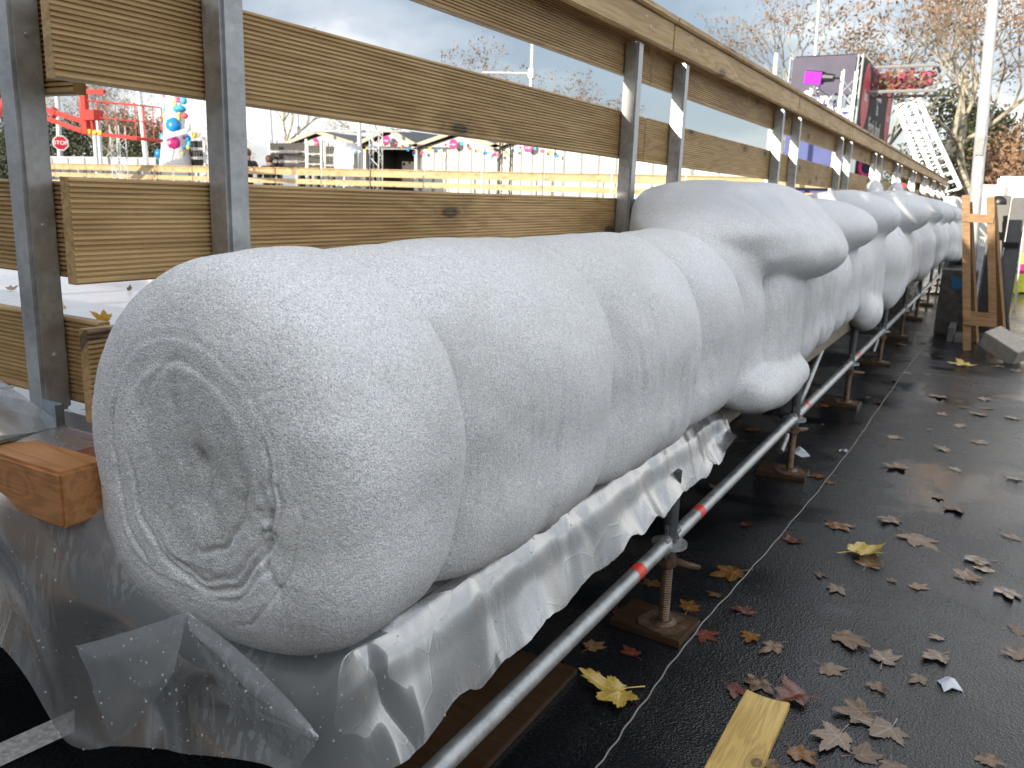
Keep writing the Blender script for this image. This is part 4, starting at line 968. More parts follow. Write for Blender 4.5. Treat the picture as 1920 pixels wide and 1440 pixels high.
def text(name, s, size, m, parent=None, loc=(0, 0, 0), rot=(R(90), 0, 0), ext=0.003, align='CENTER', bold=0.0, sx=1.0):
    cu = bpy.data.curves.new(name, 'FONT'); cu.body = s; cu.size = size; cu.extrude = ext; cu.align_x = align; cu.align_y = 'CENTER'; cu.offset = bold
    t = bpy.data.objects.new(name + '_curve', cu); C.objects.link(t)
    dg = bpy.context.evaluated_depsgraph_get(); me = bpy.data.meshes.new_from_object(t.evaluated_get(dg))
    C.objects.unlink(t); bpy.data.objects.remove(t)
    me.materials.clear(); me.materials.append(m)
    o = bpy.data.objects.new(name, me); C.objects.link(o); o.location = loc; o.rotation_euler = rot; o.scale = (sx, 1, 1)
    if parent: o.parent = parent
    return o
def keep(o, root): o.parent = root; o.matrix_parent_inverse = Matrix.Translation(-root.location); return o

# ---- trees
def bare_tree(seed, h=12.0, lean=0.0, leaves=850, fork=True):
    rnd = random.Random(seed); tr = MB(); tw = MB(); lf = MB(); tips = []
    def grow(p, d, L, r, lev):
        n = 4 if lev < 2 else 3; pts = [p]; rs = [r]; q = Vector(p); dd = Vector(d)
        for k in range(n):
            dd = (dd + Vector((rnd.gauss(0, .13), rnd.gauss(0, .13), rnd.gauss(0.03, .08))) * (1 + lev * 0.35)).normalized()
            q = q + dd * L / n; pts.append(q.copy()); rs.append(r * (1 - 0.42 * (k + 1) / n))
        (tr if lev < 3 else tw).tube(pts, rs, (8, 7, 5, 4, 3, 3)[lev], cap=False)
        if lev >= 3: tips.append((pts[-1], dd.copy())); tips.append((pts[1], dd.copy()))
        if lev == 5: return
        kids = (3, 4, 4, 4, 3)[lev] if lev else (3 if fork else 4)
        for k in range(kids):
            i = rnd.randint(2, n) if k else n
            if lev == 0 : i = n if k < 2 else n - 1
            az = 2 * math.pi * (k + rnd.random() * 0.6) / kids; sp = (0.5, 0.6, 0.65, 0.75, 0.8)[lev] * rnd.uniform(0.6, 1.25)
            a = dd.orthogonal().normalized(); b = dd.cross(a)
            nd = (dd * math.cos(sp) + (a * math.cos(az) + b * math.sin(az)) * math.sin(sp) + Vector((0, 0, 0.12))).normalized()
            grow(pts[i], nd, L * (0.78, 0.74, 0.66, 0.62, 0.6)[lev] * rnd.uniform(0.8, 1.15), rs[i] * (0.72, 0.68, 0.6, 0.6, 0.6)[lev], lev + 1)
    grow(Vector((0, 0, 0)), Vector((lean, 0, 1)).normalized(), h * 0.27, h * 0.0125, 0)
    for _ in range(leaves):
        p, d = rnd.choice(tips); p = p + Vector((rnd.gauss(0, .08), rnd.gauss(0, .08), rnd.gauss(-.05, .08))); s = rnd.uniform(0.04, 0.095)
        a = Vector((rnd.gauss(0, 1), rnd.gauss(0, 1), rnd.gauss(0, 1))).normalized(); b = a.orthogonal().normalized()
        lf.add([p - a * s, p + b * s * 0.7, p + a * s, p - b * s * 0.5 + a * s * 0.2], [(0, 1, 2, 3)])
    root = empty('plane_tree')
    tr.build('trunk', M['bark'], root, smooth=True); c = tw.build('twigs', M['twig'], root, smooth=True); l = lf.build('dead_leaves', M['dead_leaf'], root)
    return root
def leafy_tree(seed, h, w, m, n=5200, name='evergreen_tree', leaf=0.105, trunk=True):
    rnd = random.Random(seed); lf = MB(); blobs = []
    for k in range(11):
        t = rnd.random(); blobs.append((Vector((rnd.gauss(0, w * 0.2), rnd.gauss(0, w * 0.2), h * (0.25 + 0.6 * t))), w * rnd.uniform(0.2, 0.36)))
    for k in range(n):
        c, r = rnd.choice(blobs); d = Vector((rnd.gauss(0, 1), rnd.gauss(0, 1), rnd.gauss(0, 1))).normalized()
        p = c + d * r * (rnd.random() ** 0.4) * rnd.uniform(0.8, 1.15); a = Vector((rnd.gauss(0, 1), rnd.gauss(0, 1), rnd.gauss(0, 1))).normalized(); b = a.orthogonal().normalized(); s = leaf * rnd.uniform(0.6, 1.4)
        lf.add([p - a * s, p + b * s * 0.6, p + a * s, p - b * s * 0.6], [(0, 1, 2, 3)])
    root = empty(name)
    t = MB(); t.tube([(0, 0, 0), (0.05, 0, h * 0.3), (0, 0.05, h * 0.75)], [h * 0.025, h * 0.02, h * 0.006], 8)
    for k in range(6):
        z = h * (0.25 + 0.08 * k); a = k * 2.2; t.tube([(0, 0, z), (math.cos(a) * w * 0.3, math.sin(a) * w * 0.3, z + h * 0.12)], [h * 0.009, h * 0.003], 5)
    t.build('trunk', M['twig'], root, smooth=True); lf.build('crown', m, root)
    return root
TREES = [bare_tree(3, 13), bare_tree(8, 13), bare_tree(15, 13, 0.1)]
used = [False] * 3
def put_tree(v, u, y, h, rz, label):
    o = TREES[v] if not used[v] else copy_tree(TREES[v]); used[v] = True
    p = at(u, 330, y); o.location = (p.x, p.y, 0); s = h / 13; o.scale = (s, s, s); o.rotation_euler = (0, 0, R(rz)); tag(o, label, 'tree', 'bare plane trees round the rink')
for a in ((0, 1735, 36, 17, 20, 'large bare plane tree with orange leaves, its limbs rising left of the big lamp post'), (1, 1500, 33, 15.5, 80, 'bare plane tree with brown leaves rising behind the sign tower and purple floodlight'),
          (2, 1950, 30, 14.5, 140, 'bare plane tree reaching in at the right edge behind the big lamp post'), (1, 1640, 44, 14, 200, 'bare plane tree standing behind the ladder, between sign tower and evergreen'),
          (2, 1830, 46, 20, 40, 'tall bare plane tree filling the sky behind the big lamp post'), (0, 1575, 40, 15.5, 330, 'bare plane tree directly behind the sign tower'), (1, 1870, 34, 15, 120, 'bare plane tree between the big lamp post and the right edge'),
          (0, 1095, 50, 10, 250, 'short bare tree with orange leaves left of the first sunlit fence post'), (2, 915, 46, 15.5, 30, 'bare tree above the second plank, left of the thin lamp pole with a box'),
          (1, 1030, 52, 14, 310, 'bare tree right behind the thin lamp pole with a box'), (0, 735, 52, 15.8, 130, 'treetop just poking above the second plank, left in the upper gap'),
          (1, 500, 36, 15, 20, 'pale limbed bare tree between the second steel post and the skate racks'), (2, 625, 55, 11, 270, 'thin bare tree behind the dark hut roofs'),
          (0, 158, 31, 11, 60, 'pale forked bare tree behind the stop sign'), (1, 250, 34, 12, 170, 'thin bare tree right of the red lift basket'), (2, 410, 60, 12, 90, 'bare tree behind the second steel post')):
    put_tree(*a)
for k, (u, y, h, w, m, lab, sd) in enumerate(((80, 42, 7.2, 6.5, 'ever', 'dark evergreen tree left of the stop sign', 1), (165, 45, 6.6, 6.5, 'ever', 'dark evergreen tree behind the red lift basket', 2), (235, 44, 6.8, 6, 'ever2', 'olive green tree between the red basket and the toy tower', 3),
        (285, 46, 7.2, 5, 'bush', 'rust tinged bushy tree left of the toy tower', 4), (20, 40, 6.8, 6, 'ever', 'dark evergreen tree at the left edge behind the corner post', 9), (1812, 46, 7.6, 4.6, 'ever2', 'green and orange tinged evergreen left of the big lamp post', 5), (1868, 50, 6.6, 4.4, 'ever', 'dense dark evergreen right of the big lamp post', 6),
        (1720, 55, 6.0, 5, 'ever2', 'olive evergreen behind the ladder and fence end', 7), (1925, 40, 4.6, 5, 'bush', 'rusty brown bush at the right edge above the white hoarding', 8))):
    o = leafy_tree(sd, h, w, M[m]); p = at(u, 330, y); o.location = (p.x, p.y, 0); tag(o, lab, 'tree')

# ---- poles and lattice masts
def pole(u0, v0, u1, v1, y, r, label, extra=None, down=True, name='pole', m='whitemetal'):
    a, b = at(u0, v0, y), at(u1, v1, y)
    b = b + (b - a) * (b.z / (a.z - b.z)) if down else b
    a = a + (a - b) * 0.04 if v0 <= 0 else a
    root = empty(name, (b.x, b.y, b.z)); mb = MB(); mb.tube([b, a], [r * 1.15, r * 0.92], 14); keep(mb.build('shaft', M[m], None, smooth=True), root)
    mb = MB(); mb.tube([b, b + Vector((0, 0, 0.04))], r * 1.9, 14); keep(mb.build('base', M[m], None, smooth=True), root)
    tag(root, label, 'pole'); return root, a, b
o, a, b = pole(1866, -40, 1828, 385, 12.5, 0.07, 'stout grey lamp post at the right rising past the wooden frame stand', name='lamp_post')
mb = MB(); mb.tube([a, a + Vector((0.0, 0, 0.5))], [0.075, 0.06], 12); mb.box(tuple(a + Vector((-0.1, -0.15, 0.5))), tuple(a + Vector((0.8, 0.15, 0.62)))); keep(mb.build('lamp_head', M['whitemetal'], None), o)
q = b.lerp(a, 0.52); mb = MB(); mb.box(tuple(q + Vector((-.04, -.12, -.12))), tuple(q + Vector((.04, -.07, .12)))); keep(mb.build('hatch', M['batten'], None), o)
pole(1538, -30, 1528, 110, 31, 0.06, 'slim white pole rising behind the sign tower'); pole(1456, 100, 1441, 290, 24, 0.075, 'short white pole left of the sign tower')
o, a, b = pole(1000, 40, 995, 175, 38, 0.09, 'thin lamp pole with a box and a side arm between bare trees')
q = at(997, 138, 38); mb = MB(); mb.box(tuple(q + Vector((-.13, -.13, -.22))), tuple(q + Vector((.13, .13, .22)))); keep(mb.build('junction_box', M['whitemetal'], None), o)
mb = MB(); mb.tube([q, at(905, 136, 38)], 0.06, 8); keep(mb.build('arm', M['whitemetal'], None), o)
o, a, b = pole(672, 200, 676, 320, 30, 0.1, 'white pole with a long crossbar in front of the huts')
mb = MB(); mb.tube([at(588, 246, 30.3), at(770, 246, 30.3)], 0.055, 8); keep(mb.build('crossbar', M['whitemetal'], None), o)
pole(503, 170, 511, 300, 29, 0.085, 'white pole beside the pale limbed tree'); o, a, b = pole(556, 190, 559, 262, 40, 0.09, 'distant white pole with a box behind the skate racks')
q = at(557, 243, 40); mb = MB(); mb.box(tuple(q + Vector((-.15, -.15, -.2))), tuple(q + Vector((.15, .15, .2)))); keep(mb.build('junction_box', M['whitemetal'], None), o)
pole(258, 150, 274, 300, 27, 0.12, 'leaning pale pole between the red basket and the toy tower')
pole(176, 230, 182, 310, 27, 0.11, 'left one of the pair of white poles under the red basket'); pole(184, 225, 190, 308, 27.6, 0.11, 'right one of the pair of white poles under the red basket')
o, a, b = pole(106, 150, 113, 300, 28, 0.13, 'grey pole carrying the round red stop sign', name='sign_pole')
def stop_sign():
    c = at(113.5, 268, 27.6); root = empty('stop_sign', c); d = Vector((-c.x, -c.y, 0)); root.rotation_euler = (0, 0, math.atan2(d.y, d.x) + R(90))
    def octo(r): return [(r * math.cos(R(22.5 + 45 * k)), r * math.sin(R(22.5 + 45 * k))) for k in range(8)]
    rx = Matrix.Rotation(R(90), 4, 'X')
    mb = MB(); mb.prism(octo(0.40), 0.0, 0.03, 0, rx); mb.build('rim', M['white_gloss'], root)
    mb = MB(); mb.prism(octo(0.345), 0.031, 0.038, 0, rx); mb.build('face', plain('sign_red', (0.5, 0.01, 0.03), 0.4, 0, 0.03), root)
    text('lettering', 'STOP', 0.27, M['white_gloss'], root, (0, -0.042, 0), bold=0.006)
    mb = MB(); mb.box((-0.03, 0.002, -0.2), (0.03, 0.12, 0.2)); mb.build('bracket', M['whitemetal'], root)
    tag(root, 'red octagonal stop sign with a white rim on a grey pole', 'road sign')
stop_sign()
def truss(u, y, vt, label, w=0.3, m='whitemetal', name='truss_mast', rz=0.3):
    p = at(u, 330, y); top = at(u, vt, y).z; root = empty(name, (p.x, p.y, 0), rz); r = 0.026; cs = [(-w/2, -w/2), (w/2, -w/2), (w/2, w/2), (-w/2, w/2)]
    mb = MB()
    for x, yy in cs: mb.tube([(x, yy, 0), (x, yy, top)], r, 8)
    for k in range(4):
        a, b = cs[k], cs[(k + 1) % 4]; z = 0.1; f = 0
        while z + 0.4 < top:
            p0, p1 = (a, b) if f else (b, a); mb.tube([(p0[0], p0[1], z), (p1[0], p1[1], z + 0.4)], 0.011, 5); z += 0.4; f = 1 - f
    mb.build('lattice', M[m], root)
    mb = MB(); mb.box((-w, -w, 0), (w, w, 0.02)); mb.build('base_plate', M[m], root)
    tag(root, label, 'truss mast'); return root, top
truss(226, 25, 235, 'silver lattice mast below and right of the red lift basket', 0.45)
truss(705, 29, 225, 'white lattice mast standing before the dark fronted hut', 0.42)
truss(948, 29, 255, 'black lattice mast in front of the white boarded hut', 0.42, 'black')
tt, ttop = truss(1571, 25, 133, 'pale lattice mast holding the purple floodlight before the sign tower', 0.34)
def floodlight():
    c = at(1535, 146, 24.9); root = empty('floodlight', c); root.rotation_euler = (R(10), R(8), R(-12))
    mb = MB(); mb.box((-0.36, -0.12, -0.17), (0.14, 0.1, 0.17)); mb.build('housing', M['black'], root, bevel=0.02)
    em = bpy.data.materials.new('purple_led'); em.use_nodes = True; e = em.node_tree.nodes['Principled BSDF']; e.inputs['Base Color'].default_value = (0.3, 0.0, 0.6, 1); e.inputs['Emission Color'].default_value = (0.62, 0.02, 1.0, 1); e.inputs['Emission Strength'].default_value = 1.6
    mb = MB(); mb.box((-0.34, -0.135, -0.15), (0.12, -0.121, 0.15)); mb.build('lit_panel', em, root)
    mb = MB(); mb.tube([(0.14, 0, 0.02), (0.42, 0.02, 0.03)], [0.13, 0.10], 10); mb.tube([(0.42, 0.02, 0.03), (0.56, 0.03, 0.03)], 0.03, 6); mb.build('bracket', M['black'], root)
    mb = MB(); mb.tube([(0.05, 0, -0.17), (0.1, 0, -0.3), (0.3, 0.02, -0.42), (0.5, 0.02, -0.6)], 0.012, 5); mb.build('cable', M['black'], root)
    tag(root, 'floodlight glowing purple on the pale lattice mast', 'floodlight')
floodlight()

# ---- sign tower
def sign_tower():
    y0, y1 = 27.0, 34.6; A = at(1487, 112, y0); B = at(1615, 104, y0); zt = B.z; zb = at(1600, 240, y0).z; zf = at(1540, 312, y0).z
    root = empty('sign_tower', (B.x, y0, 0)); x0, x1 = A.x, B.x
    mb = MB()
    for x in (x0, x1):
        for y in (y0, y1):
            for dx, dy in ((-.06, -.06), (.06, -.06), (.06, .06), (-.06, .06)): mb.tube([(x + dx, y + dy, 0), (x + dx, y + dy, zt + 0.05)], 0.025, 6)
            z = 0.2
            while z < zt - 0.3: mb.tube([(x - .06, y - .06, z), (x + .06, y - .06, z + .2)], 0.012, 4); mb.tube([(x + .06, y - .06, z + .2), (x + .06, y + .06, z + .4)], 0.012, 4); z += 0.4
    for z in (zt, zb):
        mb.tube([(x1, y0, z), (x1, y1, z)], 0.03, 6); mb.tube([(x0, y0, z), (x1, y0, z)], 0.03, 6); mb.tube([(x0, y1, z), (x1, y1, z)], 0.03, 6); mb.tube([(x0, y0, z), (x0, y1, z)], 0.03, 6)
    keep(mb.build('lattice_frame', M['whitemetal'], None), root)
    fy = y0 - 0.11
    mb = MB(); mb.box((x0 + 0.03, fy, zb + 0.9), (x1 - 0.1, fy + 0.02, zt)); f = keep(mb.build('front_banner', M['banner'], None), root)
    mb = MB(); mb.box((x0 + 0.03, fy, zf - 1.0), (x1 - 0.1, fy + 0.02, zb + 0.895)); keep(mb.build('lower_banner', M['banner_blue'], None), root)
    sx = x1 + 0.10
    mb = MB(); mb.box((sx - 0.02, y0 + 0.1, zb), (sx, y1 - 0.05, zt - 0.03)); keep(mb.build('side_banner', M['banner_dark'], None), root)
    mb = MB(); mb.box((x0 + 0.03, y1, zb), (x1, y1 + 0.02, zt)); keep(mb.build('rear_banner', M['banner_dark'], None), root)
    mb = MB(); mb.box((x0, y0 - 0.08, zt + 0.031), (x1, y1, zt + 0.05)); keep(mb.build('top_cover', M['banner'], None), root)
    # lettering
    cx = (x0 + x1) / 2
    def T(nm, s, size, u, v, b=0.0, sx_=1.0):
        p = at(u, v, fy); keep(text(nm, s, size, M['white_gloss'], None, (p.x, fy - 0.006, p.z), bold=b, sx=sx_), root)
    T('logo_lettering', 'Santus', 0.72, 1552, 189, 0.025, 0.78); T('logo_lettering', 'LIVE', 0.42, 1556, 206, 0.012, 0.9); T('small_lettering', 'N (EMR)', 0.19, 1577, 219)
    p = at(1589, 204, fy); mb = MB(); mb.box((p.x - 0.17, fy - 0.008, p.z - 0.07), (p.x + 0.17, fy - 0.001, p.z + 0.07)); keep(mb.build('white_box', M['white_gloss'], None), root)
    p = at(1525, 172, fy); mb = MB()
    for k in range(4):
        a = k * math.pi / 4; d = Vector((math.cos(a), 0, math.sin(a))) * 0.15; mb.bar(Vector((p.x, fy - 0.004, p.z)) - d, Vector((p.x, fy - 0.004, p.z)) + d, 0.008, 0.035)
    keep(mb.build('snowflake', M['white_gloss'], None), root)
    def oval(yc, zc, hw, hh):
        mb = MB(); n = 28; out = []
        for k in range(n): a = 2 * math.pi * k / n; out.append((hw * math.copysign(abs(math.cos(a)) ** 1.3, math.cos(a)), hh * math.copysign(abs(math.sin(a)) ** 0.9, math.sin(a))))
        mb.prism(out, 0, 0.006, 0, Matrix.Translation((sx + 0.001, yc, zc)) @ Matrix.Rotation(R(90), 4, 'Z') @ Matrix.Rotation(R(90), 4, 'X')); return mb
    zc = (zt + zb) / 2
    keep(oval(y0 + 1.0, zc, 0.75, 0.95).build('red_oval', M['rose'], None), root); keep(oval(y1 - 0.8, zc - 0.1, 0.7, 0.95).build('red_oval', M['rose'], None), root)
    for s, yy, zz, sz in (('bus', y0 + 1.0, zc, 0.42), ('bus', y1 - 0.8, zc - 0.1, 0.4), ('Les', y0 + 3.9, zc + 0.45, 0.95), ('la', y0 + 3.8, zc - 0.1, 0.6), ('Feria land', y0 + 3.6, zc - 0.75, 0.72)):
        keep(text('side_lettering', s, sz, M['white_gloss'], None, (sx + 0.008, yy, zz), (R(90), 0, R(90)), bold=0.012), root)
    tag(root, 'tall box of violet grey banners with white lettering and red ovals on a lattice frame', 'sign tower')
sign_tower()

# ---- aerial ladder truck beyond the far end
def ladder_truck():
    y = 29; a0, a1 = at(1800, 352, y), at(1722, 185, y); c0, c1 = at(1774, 352, y + .4), at(1708, 185, y + .4)
    root = empty('ladder_truck', (at(1780, 350, y).x, y, 0))
    def beams(a, b, w, name):
        mb = MB(); d = Vector((0, 1.0, 0))
        for off in (Vector(), d):
            mb.bar(a + off, b + off, 0.05, 0.11)
            mb.bar(a + off + Vector((-.45, 0, -.28)), b + off + Vector((-.4, 0, -.2)), 0.06, 0.08)
            for k in range(12): t = k / 11; mb.bar(a.lerp(b, t) + off, a.lerp(b, min(1, t + .03)) + off + Vector((-.45, 0, -.26)), 0.018, 0.025)
        for k in range(24): t = k / 23; mb.tube([a.lerp(b, t) + Vector((-.3, 0, -.2)), a.lerp(b, t) + d + Vector((-.3, 0, -.2))], 0.025, 6)
        return keep(mb.build(name, M['whitemetal'], None), root)
    beams(a0, a1, 0, 'ladder'); beams(c0, c1, 0, 'ladder')
    p = at(1694, 152, y); mb = MB()
    for k in range(2):
        z = p.z - 0.35 + 0.7 * k; q = [Vector((p.x - .9, y - .5, z)), Vector((p.x + .9, y - .5, z)), Vector((p.x + .9, y + .8, z)), Vector((p.x - .9, y + .8, z))]
        for j in range(4): mb.tube([q[j], q[(j + 1) % 4]], 0.05, 6)
    keep(mb.build('basket', M['batten'], None), root)
    rnd = random.Random(3); mb = MB()
    for k in range(420):
        c = Vector((p.x + rnd.uniform(-.8, .8), y + rnd.uniform(-.5, .7), p.z + rnd.gauss(0, .16))); a = Vector((rnd.gauss(0, 1), rnd.gauss(0, 1), rnd.gauss(0, 1))).normalized(); b = a.orthogonal(); s_ = rnd.uniform(.04, .11)
        mb.add([c - a * s_, c + b * s_ * .7, c + a * s_, c - b * s_ * .7], [(0, 1, 2, 3)], rnd.choice((0, 0, 1, 2)))
    keep(mb.build('garland_leaves', [plain('faded_pink', (0.5, 0.12, 0.2), 0.7, 0, 0.4, 2), plain('garland_orange', (0.42, 0.2, 0.08), 0.7), M['twig']], None), root)
    bx = at(1780, 350, y).x
    mb = MB(); mb.box((bx - 1.6, y - 1.2, 0.7), (bx + 1.2, y + 1.2, 1.9)); mb.box((bx + 1.25, y - 1.2, 0.6), (bx + 3.0, y + 1.2, 2.5)); keep(mb.build('body', M['whitemetal'], None, bevel=0.06), root)
    mb = MB(); mb.ball((bx - 1.2, y - 1.25, 2.05), 0.22, 10); keep(mb.build('red_lamp', M['rose'], None), root)
    for wx in (-0.9, 0.4, 2.2):
        for wy in (-1.15, 1.15): mb = MB(); mb.tube([(bx + wx, y + wy - .14, 0.48), (bx + wx, y + wy + .14, 0.48)], 0.48, 18); keep(mb.build('wheel', M['black'], None), root)
    tag(root, 'white aerial ladder truck beyond the far rink end, its basket wrapped in faded pink garland', 'ladder truck')
ladder_truck()

# ---- red boom lift
def boom_lift():
    y = 20.0; root = empty('boom_lift', (at(-40, 300, y).x, y, 0)); RL = M['red_lift']
    mb = MB(); mb.bar(at(20, 184, y), at(158, 228, y), 0.15, 0.17); keep(mb.build('upper_arm', RL, None), root)
    mb = MB(); mb.bar(at(20, 197, y), at(155, 246, y), 0.15, 0.15); mb.bar(at(98, 206, y), at(104, 216, y), 0.2, 0.3); keep(mb.build('lower_arm', RL, None), root)
    mb = MB(); mb.bar(at(156, 160, y), at(162, 250, y), 0.28, 0.16); mb.bar(at(158, 172, y), at(196, 172, y), .1, .16); mb.box(tuple(at(160, 226, y) + Vector((0, -.2, 0))), tuple(at(184, 206, y) + Vector((0, .2, 0)))); mb.bar(at(172, 212, y), at(176, 245, y), .1, .12)
    keep(mb.build('jib_head', RL, None), root)
    a, b = at(152, 246, y), at(256, 258, y); top = at(252, 196, y).z; d = Vector((0, 1.1, 0)); mb = MB()
    cor = [a, b, b + d, a + d]
    for k in range(4):
        p, q = cor[k], cor[(k + 1) % 4]
        for z in (0.0, 0.5 * (top - b.z), top - b.z): mb.tube([p + Vector((0, 0, z)), q + Vector((0, 0, z))], 0.02, 6)
        for t in (0, 0.33, 0.66): s = p.lerp(q, t); mb.tube([s, s + Vector((0, 0, top - b.z))], 0.02, 6)
    keep(mb.build('basket_rails', RL, None), root)
    mb = MB(); mb.add([a, b, b + d, a + d, a - Vector((0, 0, .09)), b - Vector((0, 0, .09)), b + d - Vector((0, 0, .09)), a + d - Vector((0, 0, .09))], [(0, 1, 2, 3), (7, 6, 5, 4), (0, 4, 5, 1), (1, 5, 6, 2), (2, 6, 7, 3), (3, 7, 4, 0)]); keep(mb.build('basket_floor', RL, None), root)
    mb = MB()
    for k in range(4): s = a.lerp(b, 0.02 + k * 0.1); e = a.lerp(b, 0.08 + k * 0.1); mb.add([s + Vector((0, -.035, -.05)), e + Vector((0, -.035, -.05)), e + Vector((.05, -.035, .1)), s + Vector((.05, -.035, .1))] + [q + Vector((0, .02, 0)) for q in (s + Vector((0, -.035, -.05)), e + Vector((0, -.035, -.05)), e + Vector((.05, -.035, .1)), s + Vector((.05, -.035, .1)))], [(0, 1, 2, 3), (7, 6, 5, 4), (0, 4, 5, 1), (1, 5, 6, 2), (2, 6, 7, 3), (3, 7, 4, 0)])
    keep(mb.build('hazard_stripe', M['yellow'], None), root)
    bx = root.location.x - 1.0; q = at(20, 190, y)
    mb = MB(); mb.box((bx - 1.5, y - 1.0, 0.5), (bx + 1.2, y + 1.0, 1.1)); mb.box((bx - 1.4, y - .8, 1.15), (bx + .6, y + .8, 2.1)); mb.bar(Vector((bx - .8, y, 2.0)), Vector((q.x - 0.2, y, q.z + .1)), .3, .4); keep(mb.build('chassis', RL, None, bevel=0.04), root)
    for wx in (-1.0, 0.8):
        for wy in (-1.1, 1.1): mb = MB(); mb.tube([(bx + wx, y + wy - .15, .45), (bx + wx, y + wy + .15, .45)], .45, 16); keep(mb.build('wheel', M['black'], None), root)
    tag(root, 'bright red boom lift with an empty railed basket behind the fence at the left', 'boom lift')
boom_lift()

# ---- toy tower
def toy_tower():
    y = 28.0; b = at(332, 312, y); root = empty('toy_tower', (b.x, b.y, 0)); Z = lambda v: at(332, v, y).z; X = lambda u, v: at(u, v, y).x - b.x
    h = Z(140)
    mb = MB(); n = 14
    mb.tube([(0, 0, 0), (0, 0, Z(308)), (0, 0, Z(230)), (0, 0, h)], [0.82, 0.78, 0.5, 0.1], 20); mb.build('cone', M['white_gloss'], root, smooth=True)
    T = [(333, 237, 14, 'blue', 1, 'ball'), (336, 270, 13.5, 'pink', 1, 'ball'), (322, 238, 9.5, 'white_gloss', 1, 'ball'), (315, 304, 14, 'cyan', .55, 'pouch'), (335, 304, 8, 'blue', 1, 'ball'), (341, 205, 12, 'cyan', .5, 'cap'), (317, 206, 6, 'cyan', 1, 'ball'), (351, 218, 6, 'rose', .8, 'bow'),
         (311, 240, 5, 'rose', 1.3, 'sweet'), (318, 289, 6.5, 'rose', 1, 'star'), (310, 259, 6.5, 'cyan', 1.2, 'sweet'), (318, 252, 6, 'lime', 1, 'ball'), (341, 190, 5, 'pink', 1, 'star'), (333, 195, 5, 'lime', 1, 'star'), (349, 190, 6, 'cyan', 1, 'ball'), (323, 182, 8, 'white_gloss', 1.6, 'sock'), (315, 179, 4, 'rose', 1.2, 'sweet'),
         (302, 289, 7, 'blue', 1.1, 'ball'), (346, 288, 5, 'lime', 1.2, 'ball'), (328, 295, 4, 'white_gloss', 1, 'ball'), (357, 260, 5, 'blue', 1.1, 'sweet'), (369, 254, 4.5, 'yellow', 1.2, 'star'), (357, 238, 5, 'white_gloss', 1.6, 'sock'), (314, 220, 4, 'lime', 1.8, 'sweet'), (302, 322, 5, 'yellow', .8, 'star'), (314, 326, 6, 'rose', .8, 'bow'), (297, 328, 4, 'blue', .8, 'ball'), (322, 268, 7, 'white_gloss', 1.4, 'sock')]
    px = (at(342, 270, y) - at(332, 270, y)).length / 10
    rt = random.Random(6)
    for k in range(46):
        v = rt.uniform(150, 308); hw = 8 + 26 * (v - 150) / 158; T.append((332 + rt.uniform(-hw, hw), v, rt.uniform(2.2, 4.5), rt.choice(['cyan', 'rose', 'lime', 'pink', 'blue', 'yellow', 'white_gloss', 'white_gloss']), rt.uniform(.8, 1.7), rt.choice(['ball', 'star', 'sweet'])))
    for u, v, r, m, sc, nm in T:
        z = Z(v); rad = max(0.12, 0.85 * (1 - z / h)); mb = MB(); x = X(u, v); yy = -math.sqrt(max(0.02, rad * rad - min(x * x, rad * rad * .95))) 
        mb.ball((x, yy, z), r * px * 0.8, 14, 0, (1, 0.8, sc)); mb.build(nm, M[m], root, smooth=True)
    text('ball_lettering', 'oulgo', 0.26, M['white_gloss'], root, (X(336, 269), -0.80, Z(269)), (R(90), 0, R(12)), bold=0.004)
    text('board_lettering', 'tu pista', 0.2, M['white_gloss'], root, (X(341, 205), -0.72, Z(205)), (R(90), 0, 0))
    mb = MB(); mb.bar((X(340, 260), -0.8, Z(258)), (X(368, 249), -0.5, Z(247)), 0.04, 0.22); mb.build('sign_strip', plain('lilac', (0.35, 0.4, 0.62), 0.5), root)
    text('strip_lettering', 'navidad', 0.16, M['white_gloss'], root, (X(353, 254), -0.69, Z(252.5)), (R(90), R(-24), R(26)))
    tag(root, 'white cone tower hung with coloured balls and toys beside the second steel post', 'toy tower')
toy_tower()

# ---- skate racks, with every skate its own thing
def skate_mesh():
    mb = MB(); mb.box((-.05, -.14, .05), (.05, .13, .12)); mb.box((-.045, -.14, .12), (.045, -.02, .30)); mb.box((-.008, -.16, 0.0), (.008, .15, .018), 1); mb.box((-.008, -.1, .018), (.008, -.06, .05), 1); mb.box((-.008, .05, .018), (.008, .09, .05), 1)
    return mb.build('skate', [M['black'], plain('steel_blade', (0.7, 0.7, 0.7), 0.2, 0.9)], bevel=0.0)
SK = skate_mesh(); sk_used = [False]
def skate_rack(u0, u1, y, vt, rows, label, per):
    a, b = at(u0, 320, y), at(u1, 320, y); zt = at(u0, vt, y).z; root = empty('skate_rack', ((a.x + b.x) / 2, y, 0)); L = b.x - a.x
    for x in (-L / 2, L / 2 - .02):
        for yy in (-.2, .2): mb = MB(); mb.box((x - .05, yy - .04, 0), (x + .05, yy + .04, zt + .1)); mb.build('upright', M['white'], root)
    zs = [zt - 0.42 * (k + 1) for k in range(rows)]
    for z in zs: mb = MB(); mb.box((-L / 2 + .055, -.25, z - .03), (L / 2 - .075, .25, z)); mb.build('shelf', M['white'], root)
    tag(root, label, 'rack', 'white racks of rental skates')
    for z in zs:
        for k in range(per):
            o = SK if not sk_used[0] else SK.copy()
            if sk_used[0]: C.objects.link(o)
            sk_used[0] = True
            o.location = (root.location.x - L / 2 + .14 + (L - .3) * k / (per - 1), y - .12, z + .001); o.rotation_euler = (0, 0, R(8)); o.scale = (1.15, 1.15, 1.15)
            tag(o, 'black rental skate standing heel out on a white rack beyond the rink', 'skate', 'rental skates on the racks')
